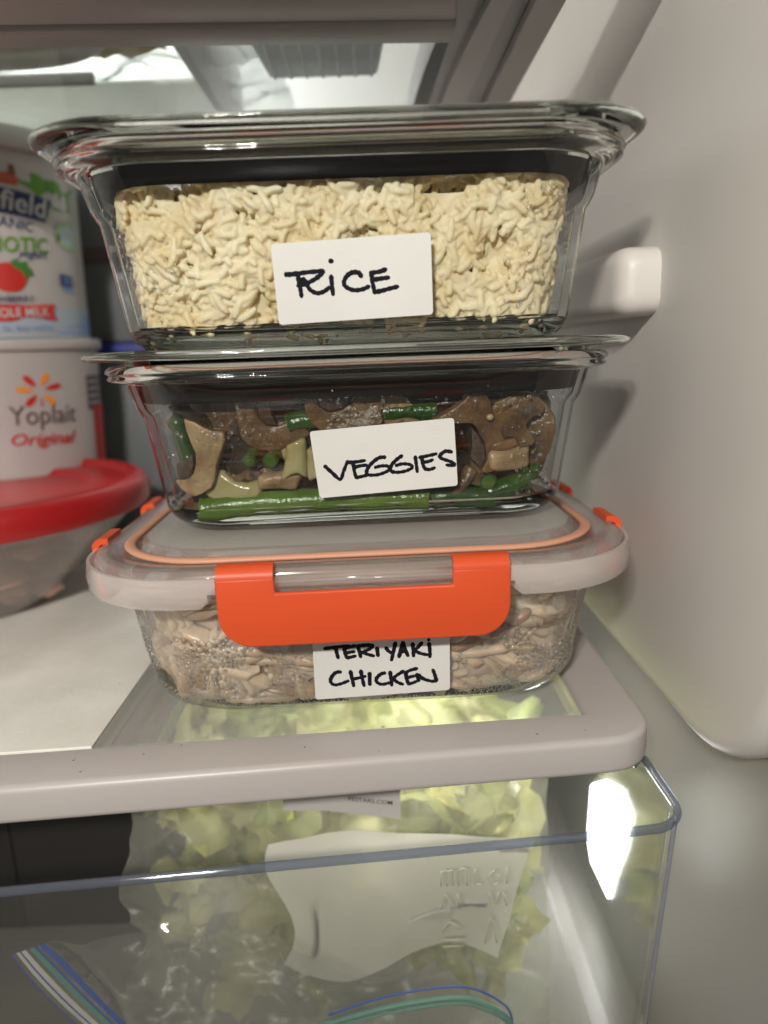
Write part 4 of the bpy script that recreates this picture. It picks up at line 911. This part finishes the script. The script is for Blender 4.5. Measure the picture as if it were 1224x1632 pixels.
# --- lower tub
z0 = 0
yt = thing('yogurt_tub', 'white yogurt tub with a red and orange flower logo beneath the strawberry tub', 'yogurt tub', (*TC, 0), 0, 'stacked yogurt tubs')
mb = MB(); loft(mb, lathe([(.052, 0), (.054, .002), (.0606, .140), (.0606, .1495), (.0585, .1500)]), True, True); mb.build('tub_body', M['tub'], yt, angle=40)
mb = MB(); loft(mb, lathe([(.0595, .1502), (.0632, .1502), (.0640, .1515), (.0640, .1560), (.0630, .1575), (.058, .1575), (.0565, .1560)]), True, True); mb.build('lid', M['tub'], yt, angle=40)
d = Decal(yt, (.0539, .0478))
d.quad('black_panel', mm([(79, 108), (108, 108), (108, 132), (79, 132)]), 'ink_grey', z0)
for zz in (112, 117, 122, 127): d.quad('barcode_line', mm([(81, zz), (100, zz), (100, zz+1.6), (81, zz+1.6)]), 'ink_pale', z0)
d.quad('red_stripe', mm([(85, 60), (110, 60), (110, 111), (85, 111)]), 'ink_red', z0)
fc = (42.5, .1240)
for a_, col in ((65, 'ink_orange'), (125, 'ink_red'), (172, 'ink_orange'), (232, 'ink_red'), (308, 'ink_orange'), (15, 'ink_red')):
    t = math.radians(a_); L = .0088
    pp = []
    for k in range(16):
        u = 2*math.pi*k/16; x = .0092+.0052*math.cos(u); y = .0021*math.sin(u)*(1+.3*math.cos(u)); pp.append((fc[0]+math.degrees((x*math.cos(t)-y*math.sin(t))/.0612)*1.05, fc[1]+(x*math.sin(t)+y*math.cos(t))*.85))
    d.poly('petal', pp, col, z0)
d.quad('flower_stem', mm([(42.6, 113.5), (43.3, 113.5), (43.3, 119), (42.6, 119)]), 'ink_red', z0)
d.text('Yoplait', mm([(22.5, 98.5), (64.5, 97.5), (66, 113.8), (23.5, 115)]), 'ink_grey', z0, 0)
d.text('Original', mm([(22, 87), (62, 84.5), (63.5, 95.5), (22.5, 97)]), 'ink_red', z0, .012, .25)
# --- upper tub
z0 = .1577
st = thing('yogurt_tub', 'strawberry yogurt tub with green hills and navy banner on top of the other tub', 'yogurt tub', (*TC, z0), 0, 'stacked yogurt tubs')
mb = MB(); loft(mb, lathe([(.0555, 0), (.0570, .0015), (.0600, .112), (.0600, .1150), (.058, .1155)]), True, True); mb.build('tub_body', M['tub'], st, angle=40)
mb = MB(); loft(mb, lathe([(.0600, .1140), (.0632, .1140), (.0640, .1155), (.0640, .1255), (.0625, .1275), (.058, .1275), (.0565, .1258)]), True, True); mb.build('lid', M['tub'], st, angle=40)
d = Decal(st, (.05696, .02715))
d.quad('sky_band', mm([(-10, 162), (112, 162), (112, 180), (-10, 172)]), 'ink_pale', z0, 24)
d.quad('blue_band', mm([(60, 160), (112, 160), (112, 176), (80, 170)]), 'ink_blue', z0)
d.quad('pink_band', mm([(0, 158.3), (112, 158.3), (112, 160.6), (0, 160.6)]), 'ink_pale', z0, 24)
d.poly('green_hills', mm([(-10, 238), (30, 236), (64, 234.5), (88, 233.5), (112, 234), (112, 254), (92, 255.5), (74, 257.5), (58, 259.5), (40, 258), (-10, 256)]), 'ink_green', z0)
for a_, zz, w_, h_ in ((66.5, 250, 2.2, 9), (69.5, 249, 1.6, 6.5), (76.5, 247.5, 1.4, 6)):
    d.poly('tree_print', mm([(a_-w_, zz), (a_+w_, zz), (a_+w_*.5, zz+h_*.6), (a_, zz+h_), (a_-w_*.5, zz+h_*.6)]), 'ink_dkgreen', z0)
d.poly('barn_print', mm([(30, 251.5), (47, 250.5), (47, 255.5), (43, 258.5), (38, 257), (30, 257.5)]), 'ink_barn', z0)
d.poly('silo_print', mm([(42, 256.5), (46.5, 256.2), (46, 261.5), (44.3, 263), (42.5, 261.5)]), 'ink_brown', z0)
d.quad('banner', mm([(-6, 236.5), (61.5, 230.5), (68, 244.5), (-6, 251.5)]), 'ink_navy', z0, 20, .0012)
d.text('field', mm([(34.8, 236.2), (61.5, 232.6), (64.5, 245), (36.8, 248.2)]), 'ink_white', z0, .018)
d.text('ANIC', mm([(32.8, 225.8), (52.2, 223.6), (53.8, 229.4), (33.6, 231.8)]), 'ink_navy', z0, .004)
d.text('BIOTIC', mm([(24.5, 210.2), (60.4, 211.2), (61.7, 221), (25.5, 219.5)]), 'ink_green', z0, .02)
d.text('yogurt', mm([(41, 206.5), (59.5, 206), (60.5, 212.5), (41.5, 212)]), 'ink_navy', z0, .004, .3)
d.ell('badge', 79.5, .2245, 11.5, .0088, 'ink_sage', z0); d.ell('badge_face', 79.5, .2245, 8.2, .0062, 'ink_pale', z0)
d.text('USDA', mm([(74, 222.5), (85, 222.5), (85, 226.8), (74, 226.8)]), 'ink_sage', z0, .01)
d.poly('badge_leaf', mm([(68, 219), (72, 220.5), (71.5, 225.5), (68.5, 224.5)]), 'ink_dkgreen', z0)
d.ell('strawberry_print', 34.5, .1955, 10.8, .0090, 'ink_red', z0, wob=.08)
d.poly('strawberry_leaf', mm([(36, 204.5), (39, 201), (42.5, 199), (44.5, 194.5), (47, 197.5), (49.5, 196), (48.5, 200.5), (46, 203), (46.5, 205.8), (42, 204.8), (40, 207)]), 'ink_leaf', z0)
d.poly('strawberry_leaf', mm([(22, 201), (26, 200), (27.5, 205), (24, 206)]), 'ink_leaf', z0)
d.quad('stamp', mm([(67.8, 191.5), (78.8, 190.8), (79.4, 198.4), (67.8, 199.6)]), 'ink_navy', z0)
for k in range(3): d.quad('stamp_line', mm([(69.5, 193+2.1*k), (77.5, 192.6+2.1*k), (77.5, 193.2+2.1*k), (69.5, 193.6+2.1*k)]), 'ink_blue', z0)
d.quad('stamp_line', mm([(69.4, 188.6), (79, 187.9), (79, 190), (69.4, 190.7)]), 'ink_blue', z0)
d.text('STRAWBERRY', mm([(13, 179.9), (47.6, 180.6), (48, 184.4), (13, 184)]), 'ink_navy', z0, .004)
d.poly('red_ribbon', mm([(5, 168), (30, 168.6), (61.4, 169.3), (59, 174.3), (60.8, 179.5), (30, 179), (5, 178.6)]), 'ink_red', z0)
d.text('WHOLE MILK', mm([(14, 170.8), (56.5, 171.6), (56, 177.3), (14, 176.6)]), 'ink_white', z0, .02)
d.text('Vit. D, fast acting', mm([(17, 161.6), (57.5, 163.0), (57.5, 166.6), (17, 165.2)]), 'ink_blue', z0, .01)
# --- carton behind the tubs
kt = thing('drink_carton', 'grey carton with a dark stripe and blue base behind the yogurt tubs', 'carton', (-.192, .585, 0))
mb = MB(); box(mb, -.055, .040, -.0, .05, .155, .335, .003); mb.build('carton_body', M['carton_grey'], kt)
mb = MB(); box(mb, -.0552, .0402, -.0006, .0005, .215, .228, .0002); mb.build('stripe', M['ink_grey'], kt)
mb = MB(); box(mb, -.056, .052, -.004, .05, 0, .144, .003); mb.build('carton_base', M['carton_grey'], kt)
mb = MB(); box(mb, -.0565, .0525, -.0045, .05, .1442, .1548, .002); mb.build('blue_band', M['carton_blue'], kt)
# --- red lidded bowl
rb = thing('red_lid_bowl', 'round clear bowl of leftovers with a red plastic lid beside the stack', 'food container', (-.245, .415, 0))
n = 96
mb = MB(); loft(mb, lathe([(.034, 0), (.039, .001), (.050, .010), (.0930, .052), (.0985, .0560), (.1000, .0565), (.1000, .0580), (.0970, .0580), (.0915, .0530), (.0485, .0115), (.038, .003)], n), True, True); mb.build('bowl', M['bowl'], rb, angle=50)
mb = MB(); loft(mb, lathe([(.0965, .0578), (.1030, .0572), (.1042, .0583), (.1042, .0685), (.1025, .0725), (.0978, .0745), (.0945, .0740), (.0918, .0705), (.0890, .0700), (.0740, .0710), (.0710, .0705), (.0685, .0678), (.065, .0672)], n), True, True); lid_ = mb.build('lid', M['red_lid'], rb, angle=50)
mb = MB(); pts = []
for s in range(8): pts.append((.1000+.0075*math.cos(s*math.pi/7-math.pi/2), .012*math.sin(s*math.pi/7-math.pi/2)))
prism(mb, [(.098, -.012)]+pts[1:-1]+[(.098, .012)], .0610, .0650, .001); tb = mb.build('pull_tab', M['red_lid'], lid_); tb.rotation_euler = (0, 0, .5)
V = []; F = []; T = []
rg = random.Random(3)
for q in range(240):
    a = rg.uniform(0, 6.28); rr_ = .072*rg.random()**.5; c = Vector((rr_*math.cos(a), rr_*math.sin(a), rg.uniform(.010, .050))); q_ = .48+.60*c.z/.05; c.x *= q_; c.y *= q_
    s = rg.uniform(.006, .012); b = bmesh.new(); bmesh.ops.create_icosphere(b, subdivisions=1, radius=s); o = len(V); k = rg.uniform(.5, 1.5)
    for v in b.verts: p = v.co*(1+.5*noise.noise(v.co*150+Vector((q, 0, 0)))); p.z *= .7; V.append(tuple(p+c)); T.append((k*rg.choice((1, 1.1)), k, k))
    F += [[v.index+o for v in f.verts] for f in b.faces]; b.free()
ob = nmesh('leftover_meat', V, F, M['meat'], None, np.array(T), 'stuff'); ob.location = rb.location; tag(ob, 'brown and pink chopped leftovers inside the red lidded bowl', 'leftovers')
